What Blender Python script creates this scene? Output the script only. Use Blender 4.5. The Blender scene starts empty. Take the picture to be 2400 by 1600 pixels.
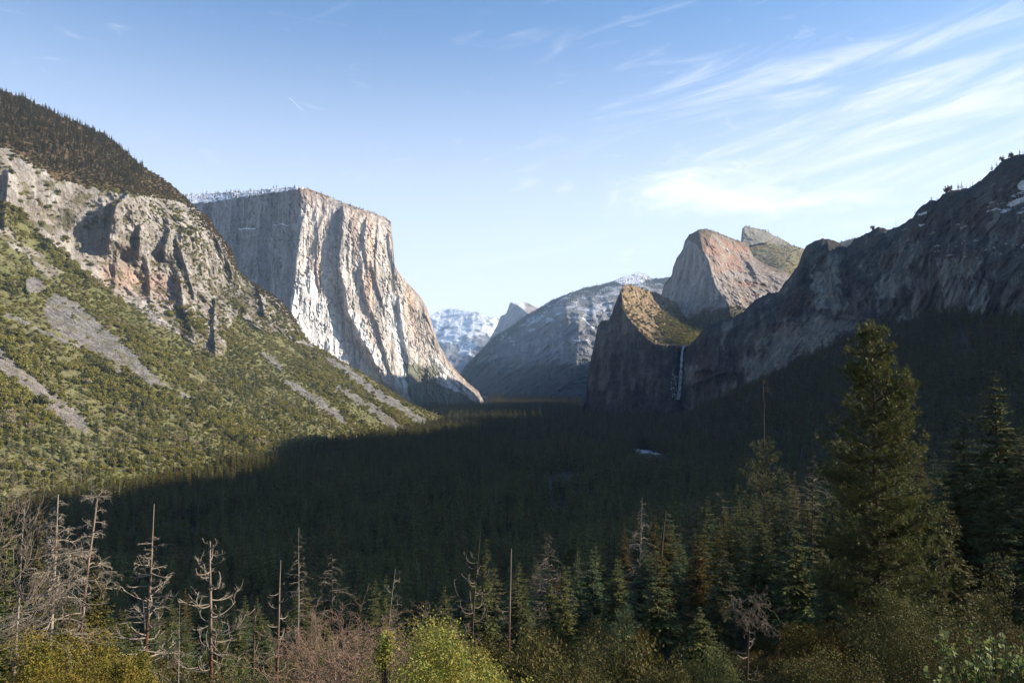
import bpy, math, random
import numpy as np
from mathutils import Vector, Matrix

scene = bpy.context.scene
C = scene.collection
random.seed(7)
RNG = np.random.default_rng(11)

# ------------------------------------------------------------------ camera
F_PX = 1800.0                      # 27 mm lens on a 2400 px wide frame
PITCH = math.atan(85 / F_PX)       # horizon a little under the middle of the frame
cam_data = bpy.data.cameras.new('camera')
cam_data.lens = 27.0
cam_data.sensor_width = 36.0
cam_data.clip_start = 0.2
cam_data.clip_end = 60000
cam = bpy.data.objects.new('camera', cam_data)
cam.rotation_euler = (math.pi / 2 + PITCH, 0, 0)
C.objects.link(cam)
scene.camera = cam

# ------------------------------------------------------------------ sun and sky
SUN_AZ = math.radians(84)          # clockwise from the direction of view
SUN_EL = math.radians(25)
SUN_V = Vector((math.sin(SUN_AZ) * math.cos(SUN_EL), math.cos(SUN_AZ) * math.cos(SUN_EL), math.sin(SUN_EL)))
sun_data = bpy.data.lights.new('sun', 'SUN')
sun_data.energy = 5.0
sun_data.angle = math.radians(0.53)
sun_data.color = (1.0, 0.91, 0.78)
sun = bpy.data.objects.new('sun', sun_data)
sun.rotation_euler = SUN_V.to_track_quat('Z', 'Y').to_euler()
C.objects.link(sun)

world = bpy.data.worlds.new('World')
scene.world = world
world.use_nodes = True
SKY_STRENGTH = 0.076
scene.view_settings.view_transform = 'Standard'
scene.view_settings.look = 'None'
scene.view_settings.exposure = 1.35
scene.view_settings.gamma = 1.0
scene.view_settings.use_curve_mapping = False
scene.cycles.use_denoising = True
scene.cycles.max_bounces = 5
scene.cycles.diffuse_bounces = 3
scene.cycles.transparent_max_bounces = 6
scene.cycles.volume_bounces = 0
scene.cycles.caustics_reflective = False
scene.cycles.caustics_refractive = False


class NT:
    """small helper to write node trees"""
    def __init__(self, tree):
        self.t = tree
        self.n = tree.nodes
        self.l = tree.links

    def add(self, typ, _in=None, **kw):
        nd = self.n.new(typ)
        for k, v in kw.items():
            setattr(nd, k, v)
        for k, v in (_in or {}).items():
            self.put(nd.inputs[k], v)
        return nd

    def put(self, sock, v):
        if isinstance(v, bpy.types.NodeSocket):
            self.l.new(v, sock)
        else:
            sock.default_value = v

    def m(self, op, a, b=None, c=None, clamp=False):
        nd = self.n.new('ShaderNodeMath')
        nd.operation = op
        nd.use_clamp = clamp
        for i, v in enumerate((a, b, c)):
            if v is not None:
                self.put(nd.inputs[i], v)
        return nd.outputs[0]

    def mix(self, fac, a, b, mode='MIX'):
        nd = self.n.new('ShaderNodeMix')
        nd.data_type = 'RGBA'
        nd.blend_type = mode
        nd.clamp_factor = True
        self.put(nd.inputs[0], fac)
        self.put(nd.inputs[6], a)
        self.put(nd.inputs[7], b)
        return nd.outputs[2]

    def noise(self, vec, scale, detail=4.0, rough=0.55, dist=0.0):
        nd = self.add('ShaderNodeTexNoise', {'Vector': vec, 'Scale': scale, 'Detail': detail, 'Roughness': rough, 'Distortion': dist})
        return nd.outputs[0]

    def ramp(self, fac, lo, hi):
        nd = self.n.new('ShaderNodeMapRange')
        nd.interpolation_type = 'SMOOTHSTEP'
        self.put(nd.inputs[0], fac)
        nd.inputs[1].default_value = lo
        nd.inputs[2].default_value = hi
        return nd.outputs[0]


def build_world():
    w = NT(world.node_tree)
    w.n.clear()
    sky = w.add('ShaderNodeTexSky', sky_type='NISHITA')
    sky.sun_disc = False
    sky.sun_elevation = SUN_EL
    sky.sun_rotation = SUN_AZ
    sky.altitude = 1300
    sky.air_density = 1.0
    sky.dust_density = 0.6
    sky.ozone_density = 1.4
    co = w.add('ShaderNodeTexCoord').outputs['Generated']
    sep = w.add('ShaderNodeSeparateXYZ', {0: co})
    X, Y, Z = sep.outputs
    az = w.m('ARCTAN2', X, Y)
    el = w.m('ARCSINE', Z)
    # streaky cirrus, rising gently to the right; the pattern covers the whole sky
    a2 = w.m('ADD', w.m('MULTIPLY', az, math.cos(0.22)), w.m('MULTIPLY', el, math.sin(0.22)))
    e2 = w.m('SUBTRACT', w.m('MULTIPLY', el, math.cos(0.22)), w.m('MULTIPLY', az, math.sin(0.22)))
    vec = w.add('ShaderNodeCombineXYZ', {0: w.m('MULTIPLY', a2, 2.2), 1: w.m('MULTIPLY', e2, 15.0), 2: 3.3}).outputs[0]
    n1 = w.noise(vec, 1.7, 9.0, 0.62, 1.1)
    vec2 = w.add('ShaderNodeCombineXYZ', {0: w.m('MULTIPLY', az, 5.0), 1: w.m('MULTIPLY', el, 15.0), 2: 1.7}).outputs[0]
    n2 = w.noise(vec2, 2.3, 8.0, 0.64, 1.0)

    def blob(px, py, sx, sy, amp, rot=0.0):
        ca, ce = math.atan((px - 1200) / F_PX), math.atan((885 - py) / math.hypot(F_PX, px - 1200))
        da, de = w.m('SUBTRACT', az, ca), w.m('SUBTRACT', el, ce)
        u = w.m('ADD', w.m('MULTIPLY', da, math.cos(rot)), w.m('MULTIPLY', de, math.sin(rot)))
        v = w.m('SUBTRACT', w.m('MULTIPLY', de, math.cos(rot)), w.m('MULTIPLY', da, math.sin(rot)))
        q = w.m('ADD', w.m('POWER', w.m('ABSOLUTE', w.m('DIVIDE', u, sx)), 2.0), w.m('POWER', w.m('ABSOLUTE', w.m('DIVIDE', v, sy)), 2.0))
        return w.m('MULTIPLY', w.m('EXPONENT', w.m('MULTIPLY', q, -1.0)), amp)
    bias = None
    for b in ((2200, 190, .36, .07, .16, .18), (1950, 130, .30, .016, .16, .06), (1750, 210, .24, .011, .12, .17), (2250, 330, .28, .06, .17, .1),
              (1850, 290, .20, .020, .05, .1), (2150, 420, .16, .03, .12, .0), (1450, 260, .2, .02, .03, .2), (390, 190, .05, .008, .13, -.3),
              (2000, 60, .35, .012, .03, .12), (420, 90, .34, .14, -.16, .0)):
        v = blob(*b)
        bias = v if bias is None else w.m('ADD', bias, v)
    bias2 = None
    for b in ((1590, 425, .085, .022, .34, .12), (1800, 445, .11, .028, .33, -.05), (1980, 470, .10, .012, .22, .0), (1700, 480, .14, .014, .16, .0),
              (1235, 430, .03, .007, .24, .2), (1320, 440, .02, .009, .26, .35), (1440, 362, .04, .007, .18, .15), (1500, 590, .06, .004, .15, 0),
              (1600, 610, .05, .004, .15, 0), (1400, 570, .05, .004, .13, 0), (2050, 520, .08, .01, .2, .05), (1530, 640, .06, .004, .15, 0),
              (2300, 560, .15, .02, .12, 0)):
        v = blob(*b)
        bias2 = v if bias2 is None else w.m('ADD', bias2, v)
    c1 = w.ramp(w.m('ADD', w.m('MULTIPLY', n1, 1.15), bias), 0.62, 1.22)
    c2 = w.ramp(w.m('ADD', n2, bias2), 0.58, 1.05)
    cover = w.m('MAXIMUM', w.m('MULTIPLY', c1, 0.78), w.m('MULTIPLY', c2, 0.78))
    up = w.ramp(el, -0.02, 0.05)
    cover = w.m('MULTIPLY', cover, up)
    tint = w.mix(1.0, sky.outputs[0], (1.07, 1.0, 1.02, 1), 'MULTIPLY')
    tint = w.mix(w.ramp(el, 0.12, 0.62), tint, w.mix(1.0, tint, (0.36, 0.80, 1.06, 1), 'MULTIPLY'))
    hz = w.ramp(el, 0.48, 0.0)
    tint = w.mix(w.m('MULTIPLY', hz, 0.78), tint, (7.0, 7.15, 7.9, 1))
    out = w.mix(cover, tint, (7.5, 7.15, 7.4, 1))
    bg = w.add('ShaderNodeBackground', {'Color': out, 'Strength': SKY_STRENGTH})
    o = w.add('ShaderNodeOutputWorld')
    w.l.new(bg.outputs[0], o.inputs[0])


build_world()

# ------------------------------------------------------------------ maths helpers
CP, SP = math.cos(PITCH), math.sin(PITCH)


def ray(px, py):
    """direction of a picture point, scaled so that its forward (y) part is one"""
    u = (np.asarray(px, float) - 1200) / F_PX
    v = (800 - np.asarray(py, float)) / F_PX
    y = CP - v * SP
    z = SP + v * CP
    return u / y, z / y


def pt(px, py, D):
    u, w_ = ray(px, py)
    return Vector((float(u) * D, D, float(w_) * D))


def project(x, y, z):
    f = y * CP + z * SP
    v = -y * SP + z * CP
    return 1200 + F_PX * x / f, 800 - F_PX * v / f


def _h(ix, iy, iz, seed):
    h = (ix.astype(np.int64) * 374761393 + iy.astype(np.int64) * 668265263 + iz.astype(np.int64) * 2147483647 + seed * 1274126177) & 0xffffffff
    h = ((h ^ (h >> 13)) * 1274126177) & 0xffffffff
    h = ((h ^ (h >> 16)) * 2246822519) & 0xffffffff
    h = h ^ (h >> 15)
    return (h & 0xffffff).astype(np.float64) / 0xffffff * 2 - 1


def noise3(x, y, z=0.0, seed=0):
    x = np.asarray(x, float); y = np.asarray(y, float) + 0 * x; z = np.asarray(z, float) + 0 * x
    fx, fy, fz = np.floor(x), np.floor(y), np.floor(z)
    ax, ay, az = x - fx, y - fy, z - fz
    ax, ay, az = (a * a * a * (a * (a * 6 - 15) + 10) for a in (ax, ay, az))
    fx, fy, fz = fx.astype(np.int64), fy.astype(np.int64), fz.astype(np.int64)
    r = 0
    for i in (0, 1):
        wx = ax if i else 1 - ax
        for j in (0, 1):
            wy = ay if j else 1 - ay
            for k in (0, 1):
                wz = az if k else 1 - az
                r = r + wx * wy * wz * _h(fx + i, fy + j, fz + k, seed)
    return r


def fbm(x, y, z=0.0, octs=4, gain=0.5, seed=0, ridged=False):
    a, s, t = 1.0, 0.0, 0.0
    for o in range(octs):
        n = noise3(x * 2 ** o + 17.3 * o, y * 2 ** o - 9.1 * o, z * 2 ** o + 5.7 * o, seed + o)
        if ridged:
            n = 1 - 2 * np.abs(n)
        s = s + a * n
        t += a
        a *= gain
    return s / t


def sstep(x, lo, hi):
    t = np.clip((x - lo) / (hi - lo), 0, 1)
    return t * t * (3 - 2 * t)


def line_y(px, pts):
    p = np.array(pts, float)
    return np.interp(px, p[:, 0], p[:, 1])


def line_x(py, pts):
    p = np.array(sorted(pts, key=lambda q: q[1]), float)
    return np.interp(py, p[:, 1], p[:, 0])


def inside(px, py, poly):
    r = np.zeros(np.shape(px), bool)
    n = len(poly)
    for i in range(n):
        x1, y1 = poly[i]
        x2, y2 = poly[(i + 1) % n]
        if y1 == y2:
            continue
        c = ((y1 > py) != (y2 > py)) & (px < (x2 - x1) * (py - y1) / (y2 - y1) + x1)
        r ^= c
    return r


def soft_inside(px, py, poly, warp=6.0, freq=1 / 22.0, seed=3):
    wx = px + warp * fbm(px * freq, py * freq, 0.0, 3, 0.6, seed)
    wy = py + warp * fbm(px * freq, py * freq, 7.7, 3, 0.6, seed + 9)
    return inside(wx, wy, poly).astype(float)


def tps(ctrl):
    """smooth depth: thin plate spline on 1/depth, so flat faces stay flat"""
    c = np.array(ctrl, float)
    X = c[:, :2] / 1000.0
    v = 1000.0 / c[:, 2]
    n = len(c)
    d = np.linalg.norm(X[:, None] - X[None], axis=2)
    K = np.where(d > 0, d ** 2 * np.log(d + 1e-12), 0) + np.eye(n) * 1e-5
    P = np.c_[np.ones(n), X]
    A = np.block([[K, P], [P.T, np.zeros((3, 3))]])
    s = np.linalg.solve(A, np.r_[v, 0, 0, 0])

    def f(px, py):
        x, y = px / 1000.0, py / 1000.0
        r = s[n] + s[n + 1] * x + s[n + 2] * y
        for i in range(n):
            q = (x - X[i, 0]) ** 2 + (y - X[i, 1]) ** 2
            r = r + s[i] * 0.5 * q * np.log(q + 1e-12)
        return r / 1000.0
    return f


# ------------------------------------------------------------------ mesh helpers
def mesh_from(name, V, F, mats=None, smooth=False, col=None, mat_idx=None):
    """V (n,3); F (m,k) with equal k, or a list of such arrays"""
    me = bpy.data.meshes.new(name)
    V = np.ascontiguousarray(V, dtype=np.float32)
    Fs = F if isinstance(F, list) else [F]
    Fs = [np.asarray(f, dtype=np.int32) for f in Fs if len(f)]
    me.vertices.add(len(V))
    me.vertices.foreach_set('co', V.ravel())
    tot = np.concatenate([np.full(len(f), f.shape[1], np.int32) for f in Fs])
    loops = np.concatenate([f.ravel() for f in Fs])
    me.loops.add(len(loops))
    me.loops.foreach_set('vertex_index', loops)
    me.polygons.add(len(tot))
    start = np.concatenate([[0], np.cumsum(tot)[:-1]]).astype(np.int32)
    me.polygons.foreach_set('loop_start', start)
    try:
        me.polygons.foreach_set('loop_total', tot)
    except Exception:
        pass
    if mat_idx is not None:
        me.polygons.foreach_set('material_index', np.ascontiguousarray(mat_idx, dtype=np.int32))
    me.update(calc_edges=True)
    if smooth:
        me.polygons.foreach_set('use_smooth', np.ones(len(tot), bool))
    if col is not None:
        a = me.color_attributes.new('col', 'FLOAT_COLOR', 'POINT')
        c4 = np.ones((len(V), 4), np.float32)
        c4[:, :3] = col
        a.data.foreach_set('color', c4.ravel())
    for m in (mats or []):
        me.materials.append(m)
    return me


def link(name, me, parent=None, loc=None, **props):
    o = bpy.data.objects.new(name, me)
    C.objects.link(o)
    if parent is not None:
        o.parent = parent
    if loc is not None:
        o.location = loc
    for k, v in props.items():
        o[k] = v
    return o


def thing(name, label, cat, loc=(0, 0, 0), rz=0.0, group=None):
    o = bpy.data.objects.new(name, None)
    o.empty_display_size = 0.1
    o.location = loc
    o.rotation_euler = (0, 0, rz)
    C.objects.link(o)
    o['label'] = label
    o['category'] = cat
    if group:
        o['group'] = group
    return o


# ------------------------------------------------------------------ materials
def new_mat(name):
    m = bpy.data.materials.new(name)
    m.use_nodes = True
    t = NT(m.node_tree)
    t.n.clear()
    return m, t


def finish(t, color, rough=0.9, bump=None, bump_strength=0.5, bump_dist=1.0, transl=0.0, spec=0.15):
    b = t.add('ShaderNodeBsdfPrincipled', {'Base Color': color, 'Roughness': rough, 'Specular IOR Level': spec})
    if bump is not None:
        bn = t.add('ShaderNodeBump', {'Height': bump, 'Strength': bump_strength, 'Distance': bump_dist})
        t.l.new(bn.outputs[0], b.inputs['Normal'])
    sh = b.outputs[0]
    if transl > 0:
        tr = t.add('ShaderNodeBsdfTranslucent', {'Color': color})
        mx = t.add('ShaderNodeMixShader', {0: transl})
        t.l.new(sh, mx.inputs[1])
        t.l.new(tr.outputs[0], mx.inputs[2])
        sh = mx.outputs[0]
    o = t.add('ShaderNodeOutputMaterial')
    t.l.new(sh, o.inputs[0])


def rock_mat(name, grain=0.12, streak=0.02, bump_dist=3.0, bump_strength=0.8, contrast=0.5):
    m, t = new_mat(name)
    co = t.add('ShaderNodeTexCoord').outputs['Object']
    st = t.add('ShaderNodeMapping', {'Vector': co, 'Scale': (1.0, 1.0, 0.13)}).outputs[0]
    base = t.add('ShaderNodeAttribute', attribute_name='col').outputs['Color']
    n1 = t.noise(st, streak, 8.0, 0.62)
    n2 = t.noise(co, grain, 6.0, 0.65)
    cr = t.add('ShaderNodeTexVoronoi', {'Vector': co, 'Scale': grain * 0.45}, feature='DISTANCE_TO_EDGE').outputs['Distance']
    crk = t.ramp(cr, 0.0, 0.07)
    f = t.m('ADD', t.m('MULTIPLY', t.m('SUBTRACT', n1, 0.5), contrast * 2.6), t.m('MULTIPLY', t.m('SUBTRACT', n2, 0.5), contrast * 1.6))
    f = t.m('ADD', f, 1.0)
    f = t.m('MULTIPLY', f, t.m('ADD', t.m('MULTIPLY', crk, 0.12), 0.88))
    f = t.m('MINIMUM', t.m('MAXIMUM', f, 0.3), 1.6)
    fc = t.add('ShaderNodeCombineColor', {0: f, 1: f, 2: f}).outputs[0]
    c = t.mix(1.0, base, fc, 'MULTIPLY')
    if name == 'dark_cliff':
        c = t.mix(1.0, c, (1.0, 0.985, 0.84, 1), 'MULTIPLY')
    bmp = t.m('ADD', t.m('ADD', t.m('MULTIPLY', n1, 1.6), n2), t.m('MULTIPLY', crk, 0.25))
    finish(t, c, 0.92, bmp, bump_strength, bump_dist)
    return m


M = {}
M['granite'] = rock_mat('granite', 0.07, 0.055, 8.0, 1.0, 0.55)
M['hill_rock'] = rock_mat('hill_rock', 0.16, 0.06, 3.5, 1.0, 0.75)
M['dark_cliff'] = rock_mat('dark_cliff', 0.10, 0.06, 5.0, 1.0, 0.95)
M['far_rock'] = rock_mat('far_rock', 0.02, 0.012, 25.0, 0.8, 0.5)


def ground_mat():
    m, t = new_mat('forest_floor')
    co = t.add('ShaderNodeTexCoord').outputs['Object']
    n = t.noise(co, 0.05, 8.0, 0.65)
    c = t.mix(t.ramp(n, 0.35, 0.7), (0.028, 0.026, 0.016, 1), (0.06, 0.048, 0.03, 1))
    finish(t, c, 0.95, t.noise(co, 1.2, 6.0, 0.7), 0.8, 0.4)
    return m


M['ground'] = ground_mat()


def leaf_mat(name, cols, transl=0.25, nscale=0.4, rough=0.75, spec=0.2, patch=0.7):
    """foliage: per-tree choice among COLS, with clumps of lighter and darker leaves"""
    m, t = new_mat(name)
    oi = t.add('ShaderNodeObjectInfo')
    cr = t.n.new('ShaderNodeValToRGB')
    el = cr.color_ramp.elements
    n = len(cols)
    for i, c in enumerate(cols):
        e = el[i] if i < 2 else el.new(1.0)
        e.position = i / max(1, n - 1) if n > 1 else 0
        e.color = (*c, 1)
    t.l.new(oi.outputs['Random'], cr.inputs[0])
    co = t.add('ShaderNodeTexCoord').outputs['Object']
    n1 = t.noise(co, nscale, 3.0, 0.6)
    wn = t.add('ShaderNodeTexWhiteNoise', {'Vector': t.add('ShaderNodeNewGeometry').outputs['True Normal']})
    f = t.m('ADD', t.m('MULTIPLY', n1, 1.0), t.m('MULTIPLY', wn.outputs['Value'], 0.55))
    f = t.m('ADD', t.m('MULTIPLY', f, 1.2), 0.07)
    fc = t.add('ShaderNodeCombineColor', {0: f, 1: t.m('MULTIPLY', f, 0.96), 2: t.m('MULTIPLY', f, 0.72)}).outputs[0]
    c = t.mix(1.0, cr.outputs[0], fc, 'MULTIPLY')
    n2 = t.noise(co, nscale * 2.3, 2.0, 0.5)
    c = t.mix(t.m('MULTIPLY', t.ramp(n2, 0.42, 0.62), patch), c, t.mix(1.0, c, (0.50, 0.80, 0.62, 1), 'MULTIPLY'))
    finish(t, c, rough, transl=transl, spec=spec)
    return m


M['conifer'] = leaf_mat('conifer_needles', [(.10, .088, .030), (.21, .185, .065), (.13, .115, .042), (.20, .13, .062), (.14, .128, .046), (.18, .172, .070), (.11, .086, .040)], 0.3, 0.12, spec=0.05)
M['conifer_lit'] = leaf_mat('hillside_needles', [(.14, .15, .05), (.145, .15, .05), (.13, .15, .075), (.17, .165, .06)], 0.4, 0.12)
M['oak'] = leaf_mat('oak_leaves', [(.225, .21, .060), (.27, .24, .075), (.20, .19, .062), (.285, .235, .085)], 0.4, 0.25, patch=0.3)
M['oak_dark'] = leaf_mat('dark_oak_leaves', [(.10, .10, .04), (.13, .12, .045)], 0.3, 0.25, patch=0.3)
M['twig_brush'] = leaf_mat('leafless_brush', [(.22, .185, .14), (.27, .22, .165)], 0.1, 0.25, patch=0.2)
M['brown_shrub'] = leaf_mat('brown_shrub_leaves', [(.105, .070, .028), (.095, .075, .024), (.12, .072, .034), (.080, .068, .024)], 0.2, 0.25, spec=0.05)
M['dead_twigs'] = leaf_mat('grey_dead_twigs', [(.20, .17, .145), (.25, .215, .185), (.17, .135, .11), (.22, .175, .14)], 0.0, 0.3)
M['ridge_tree'] = leaf_mat('ridge_needles', [(.10, .085, .028), (.145, .10, .036), (.11, .08, .03)], 0.1, 0.2)
M['pine'] = leaf_mat('pine_needles', [(.10, .10, .032), (.11, .105, .034)], 0.25, 0.5, 0.6, 0.25)
M['near_conifer'] = leaf_mat('near_conifer_needles', [(.085, .090, .034), (.110, .108, .038), (.090, .096, .046), (.115, .092, .040)], 0.2, 0.3)
M['blue_green'] = leaf_mat('blue_green_needles', [(.085, .112, .068), (.095, .112, .062)], 0.2, 0.3)
M['olive_leaf'] = leaf_mat('olive_leaves', [(.085, .072, .026), (.10, .080, .028)], 0.2, 0.8, 0.7, 0.15)
M['bright_leaf'] = leaf_mat('bright_leaves', [(.26, .235, .058), (.29, .25, .065)], 0.25, 1.2, 0.6, 0.25)
M['gold_leaf'] = leaf_mat('golden_leaves', [(.17, .15, .035), (.24, .165, .045), (.15, .15, .045)], 0.25, 0.8, 0.7, 0.15)
M['waxy_leaf'] = leaf_mat('waxy_leaves', [(.17, .20, .085), (.20, .21, .09)], 0.3, 3.0, 0.6, 0.15)
M['grey_leaf'] = leaf_mat('grey_brown_leaves', [(.105, .088, .05), (.115, .092, .046)], 0.2, 0.5, spec=0.05)


def bark_mat(name, low, high, split=0.45, scale=3.0):
    m, t = new_mat(name)
    co = t.add('ShaderNodeTexCoord')
    st = t.add('ShaderNodeMapping', {'Vector': co.outputs['Object'], 'Scale': (1, 1, 0.2)}).outputs[0]
    n = t.noise(st, scale, 6.0, 0.7)
    z = t.add('ShaderNodeSeparateXYZ', {0: co.outputs['Generated']}).outputs[2]
    f = t.ramp(t.m('ADD', z, t.m('MULTIPLY', t.m('SUBTRACT', n, 0.5), 0.9)), split - 0.15, split + 0.2)
    c = t.mix(f, (*low, 1), (*high, 1))
    k = t.m('ADD', t.m('MULTIPLY', n, 1.3), 0.35)
    c = t.mix(1.0, c, t.add('ShaderNodeCombineColor', {0: k, 1: k, 2: k}).outputs[0], 'MULTIPLY')
    finish(t, c, 0.85, n, 0.7, 0.05)
    return m


M['bark_red'] = bark_mat('red_brown_bark', (.11, .055, .034), (.24, .18, .135), 0.6)
M['bark_grey'] = bark_mat('grey_weathered_wood', (.15, .12, .09), (.25, .215, .17), 0.3)
M['bark_brown'] = bark_mat('brown_bark', (.055, .036, .024), (.075, .052, .034), 0.5)
M['branch_lit'] = bark_mat('sunlit_dead_branch', (.24, .195, .145), (.30, .25, .19), 0.5, 8.0)  # dead wood painted paler, for snags in the light
M['branch_shaded'] = bark_mat('shaded_dead_branch', (.14, .11, .08), (.20, .16, .12), 0.5, 8.0)  # same dead wood painted darker, for snags in shade
M['twig_red'] = bark_mat('reddish_twigs', (.12, .078, .055), (.22, .145, .10), 0.4, 6.0)


def snow_mat(name, col, rough=0.6):
    m, t = new_mat(name)
    co = t.add('ShaderNodeTexCoord').outputs['Object']
    n = t.noise(co, 0.3, 5.0, 0.6)
    c = t.mix(n, (*[v * .8 for v in col], 1), (*col, 1))
    finish(t, c, rough, n, 0.5, 1.0, spec=0.3)
    return m


M['water'] = snow_mat('falling_water', (.42, .47, .52))
M['snow'] = snow_mat('old_snow', (.36, .35, .34))
M['vapour'] = snow_mat('white_vapour', (.9, .9, .95))


# ------------------------------------------------------------------ haze (air)
def build_haze():
    m = bpy.data.materials.new('clear_air')
    m.use_nodes = True
    t = NT(m.node_tree)
    t.n.clear()
    v = t.add('ShaderNodeVolumePrincipled', {'Color': (0.50, 0.72, 1.0, 1), 'Density': HAZE_DENSITY, 'Anisotropy': 0.1})
    o = t.add('ShaderNodeOutputMaterial')
    t.l.new(v.outputs[0], o.inputs['Volume'])
    x0, x1, y0, y1, z0, z1 = -9000, 9000, -3000, 21000, -900, 3600
    V = np.array([(x, y, z) for x in (x0, x1) for y in (y0, y1) for z in (z0, z1)], float)
    F = np.array([(0, 1, 3, 2), (4, 6, 7, 5), (0, 4, 5, 1), (2, 3, 7, 6), (0, 2, 6, 4), (1, 5, 7, 3)])
    link('haze', mesh_from('haze', V, F, [m]), kind='stuff', label='thin blue winter haze filling the whole valley')


HAZE_DENSITY = 3.0e-5


# ------------------------------------------------------------------ relief: a mountain side as real terrain at its distance
class Relief:
    def __init__(self, name, top, bot, cols, nrow, inv, disp, colour, mat, back=(8, 60.0, 0.35), jag=(1.2, 1 / 9.0), rowpow=1.0, seed=0, label=None):
        px = np.asarray(cols, float)
        ty = line_y(px, top)
        if jag[0] > 0:
            ty = ty + jag[0] * 1.6 * fbm(px * jag[1], 0 * px, seed + 0.5, 4, 0.6, seed + 40)
        by = line_y(px, bot)
        t = (np.linspace(0, 1, nrow) ** rowpow)[:, None]
        PX = np.repeat(px[None], nrow, 0)
        PY = ty[None] + (by - ty)[None] * t
        self.px, self.ty, self.by, self.rowpow, self.nrow = px, ty, by, rowpow, nrow
        D = 1.0 / inv(PX, PY)
        u, w_ = ray(PX, PY)
        X, Y, Z = u * D, D, w_ * D
        D = D + disp(X, Y, Z, PX, PY)
        X, Y, Z = u * D, D, w_ * D
        self.X, self.Y, self.Z = X, Y, Z
        gy, gx = np.gradient(Y)
        col = colour(X, Y, Z, PX, PY)
        self.PX, self.PY, self.col = PX, PY, col
        nb, step, drop = back
        rows = []
        for k in range(nb, 0, -1):
            f = k * step * (1 + 0.12 * k)
            hx, hy = X[0] / np.hypot(X[0], Y[0]), Y[0] / np.hypot(X[0], Y[0])
            rows.append(np.stack([X[0] + hx * f, Y[0] + hy * f, Z[0] - drop * f * min(1.0, k / 3.0) + step * 0.12 * fbm(X[0] / step / 2, Y[0] / step / 2 + k, 0.0, 3, .5, seed)], -1))
        G = np.stack([X, Y, Z], -1)
        if rows:
            G = np.concatenate([np.stack(rows), G])
            col = np.concatenate([np.repeat(col[:1], nb, 0), col])
        R, W = G.shape[:2]
        i = np.arange(R - 1)[:, None] * W + np.arange(W - 1)[None]
        F = np.stack([i, i + W, i + W + 1, i + 1], -1).reshape(-1, 4)
        me = mesh_from(name, G.reshape(-1, 3), F, [mat], True, col.reshape(-1, 3))
        self.obj = link(name, me, kind='structure')
        if label:
            self.obj['label'] = label

    def at(self, px, py):
        """world points on the surface at picture points (arrays)"""
        px = np.atleast_1d(np.asarray(px, float)); py = np.atleast_1d(np.asarray(py, float))
        ci = np.interp(px, self.px, np.arange(len(self.px)))
        ty = np.interp(px, self.px, self.ty); by = np.interp(px, self.px, self.by)
        t = np.clip((py - ty) / (by - ty), 0, 1) ** (1 / self.rowpow)
        ri = t * (self.nrow - 1)
        c0 = np.clip(np.floor(ci).astype(int), 0, len(self.px) - 2); r0 = np.clip(np.floor(ri).astype(int), 0, self.nrow - 2)
        a, b = ci - c0, ri - r0
        out = []
        for A in (self.X, self.Y, self.Z):
            out.append(A[r0, c0] * (1 - a) * (1 - b) + A[r0, c0 + 1] * a * (1 - b) + A[r0 + 1, c0] * (1 - a) * b + A[r0 + 1, c0 + 1] * a * b)
        return np.stack(out, -1)

    def scatter(self, n, weight, seed=0):
        """n points spread evenly over the real area of the surface, WEIGHT(px,py) in 0..1"""
        rng = np.random.default_rng(seed)
        P = np.stack([self.X, self.Y, self.Z], -1)
        e1 = P[1:, :-1] - P[:-1, :-1]; e2 = P[:-1, 1:] - P[:-1, :-1]
        ar = np.linalg.norm(np.cross(e1, e2), axis=2)
        ar = np.minimum(ar, np.percentile(ar, 96))
        pxc, pyc = self.PX[:-1, :-1], self.PY[:-1, :-1]
        p = (ar * weight(pxc, pyc)).ravel()
        p = p / p.sum()
        k = rng.choice(len(p), size=n, p=p)
        r, c = np.unravel_index(k, ar.shape)
        a, b = rng.random(n)[:, None], rng.random(n)[:, None]
        Q = P[r, c] * (1 - a) * (1 - b) + P[r + 1, c] * a * (1 - b) + P[r, c + 1] * (1 - a) * b + P[r + 1, c + 1] * a * b
        return Q


def rgb(*c):
    return np.array(c, float)


def lerp(c, d, f):
    return c * (1 - f[..., None]) + d * f[..., None]


def base_col(c, like):
    return np.zeros(like.shape + (3,)) + rgb(*c)


def steps(n, k):
    """turns smooth noise into rock ledges"""
    a = n * k
    f = np.floor(a)
    return (f + sstep(a - f, 0.25, 0.75)) / k


ridge_lines = {}


def buttress(PX, PY, crest, A, wl, wr):
    p = np.array(sorted(crest, key=lambda q: q[1]), float)
    cx = np.interp(PY, p[:, 1], p[:, 0])
    s = PX - cx
    lo, hi = p[0, 1], p[-1, 1]
    wl = wl * (0.75 + 0.5 * noise3(PY / 40.0, 0 * PY + A, 0.0, 5)) if True else wl
    fade = sstep(PY, lo - 15, lo + 20) * (1 - sstep(PY, hi - 10, hi + 35))
    pr = np.where(s < 0, np.clip(1 + s / wl, 0, 1) ** 1.3, np.exp(-np.maximum(s, 0) / wr))
    return -A * pr * fade


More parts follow.
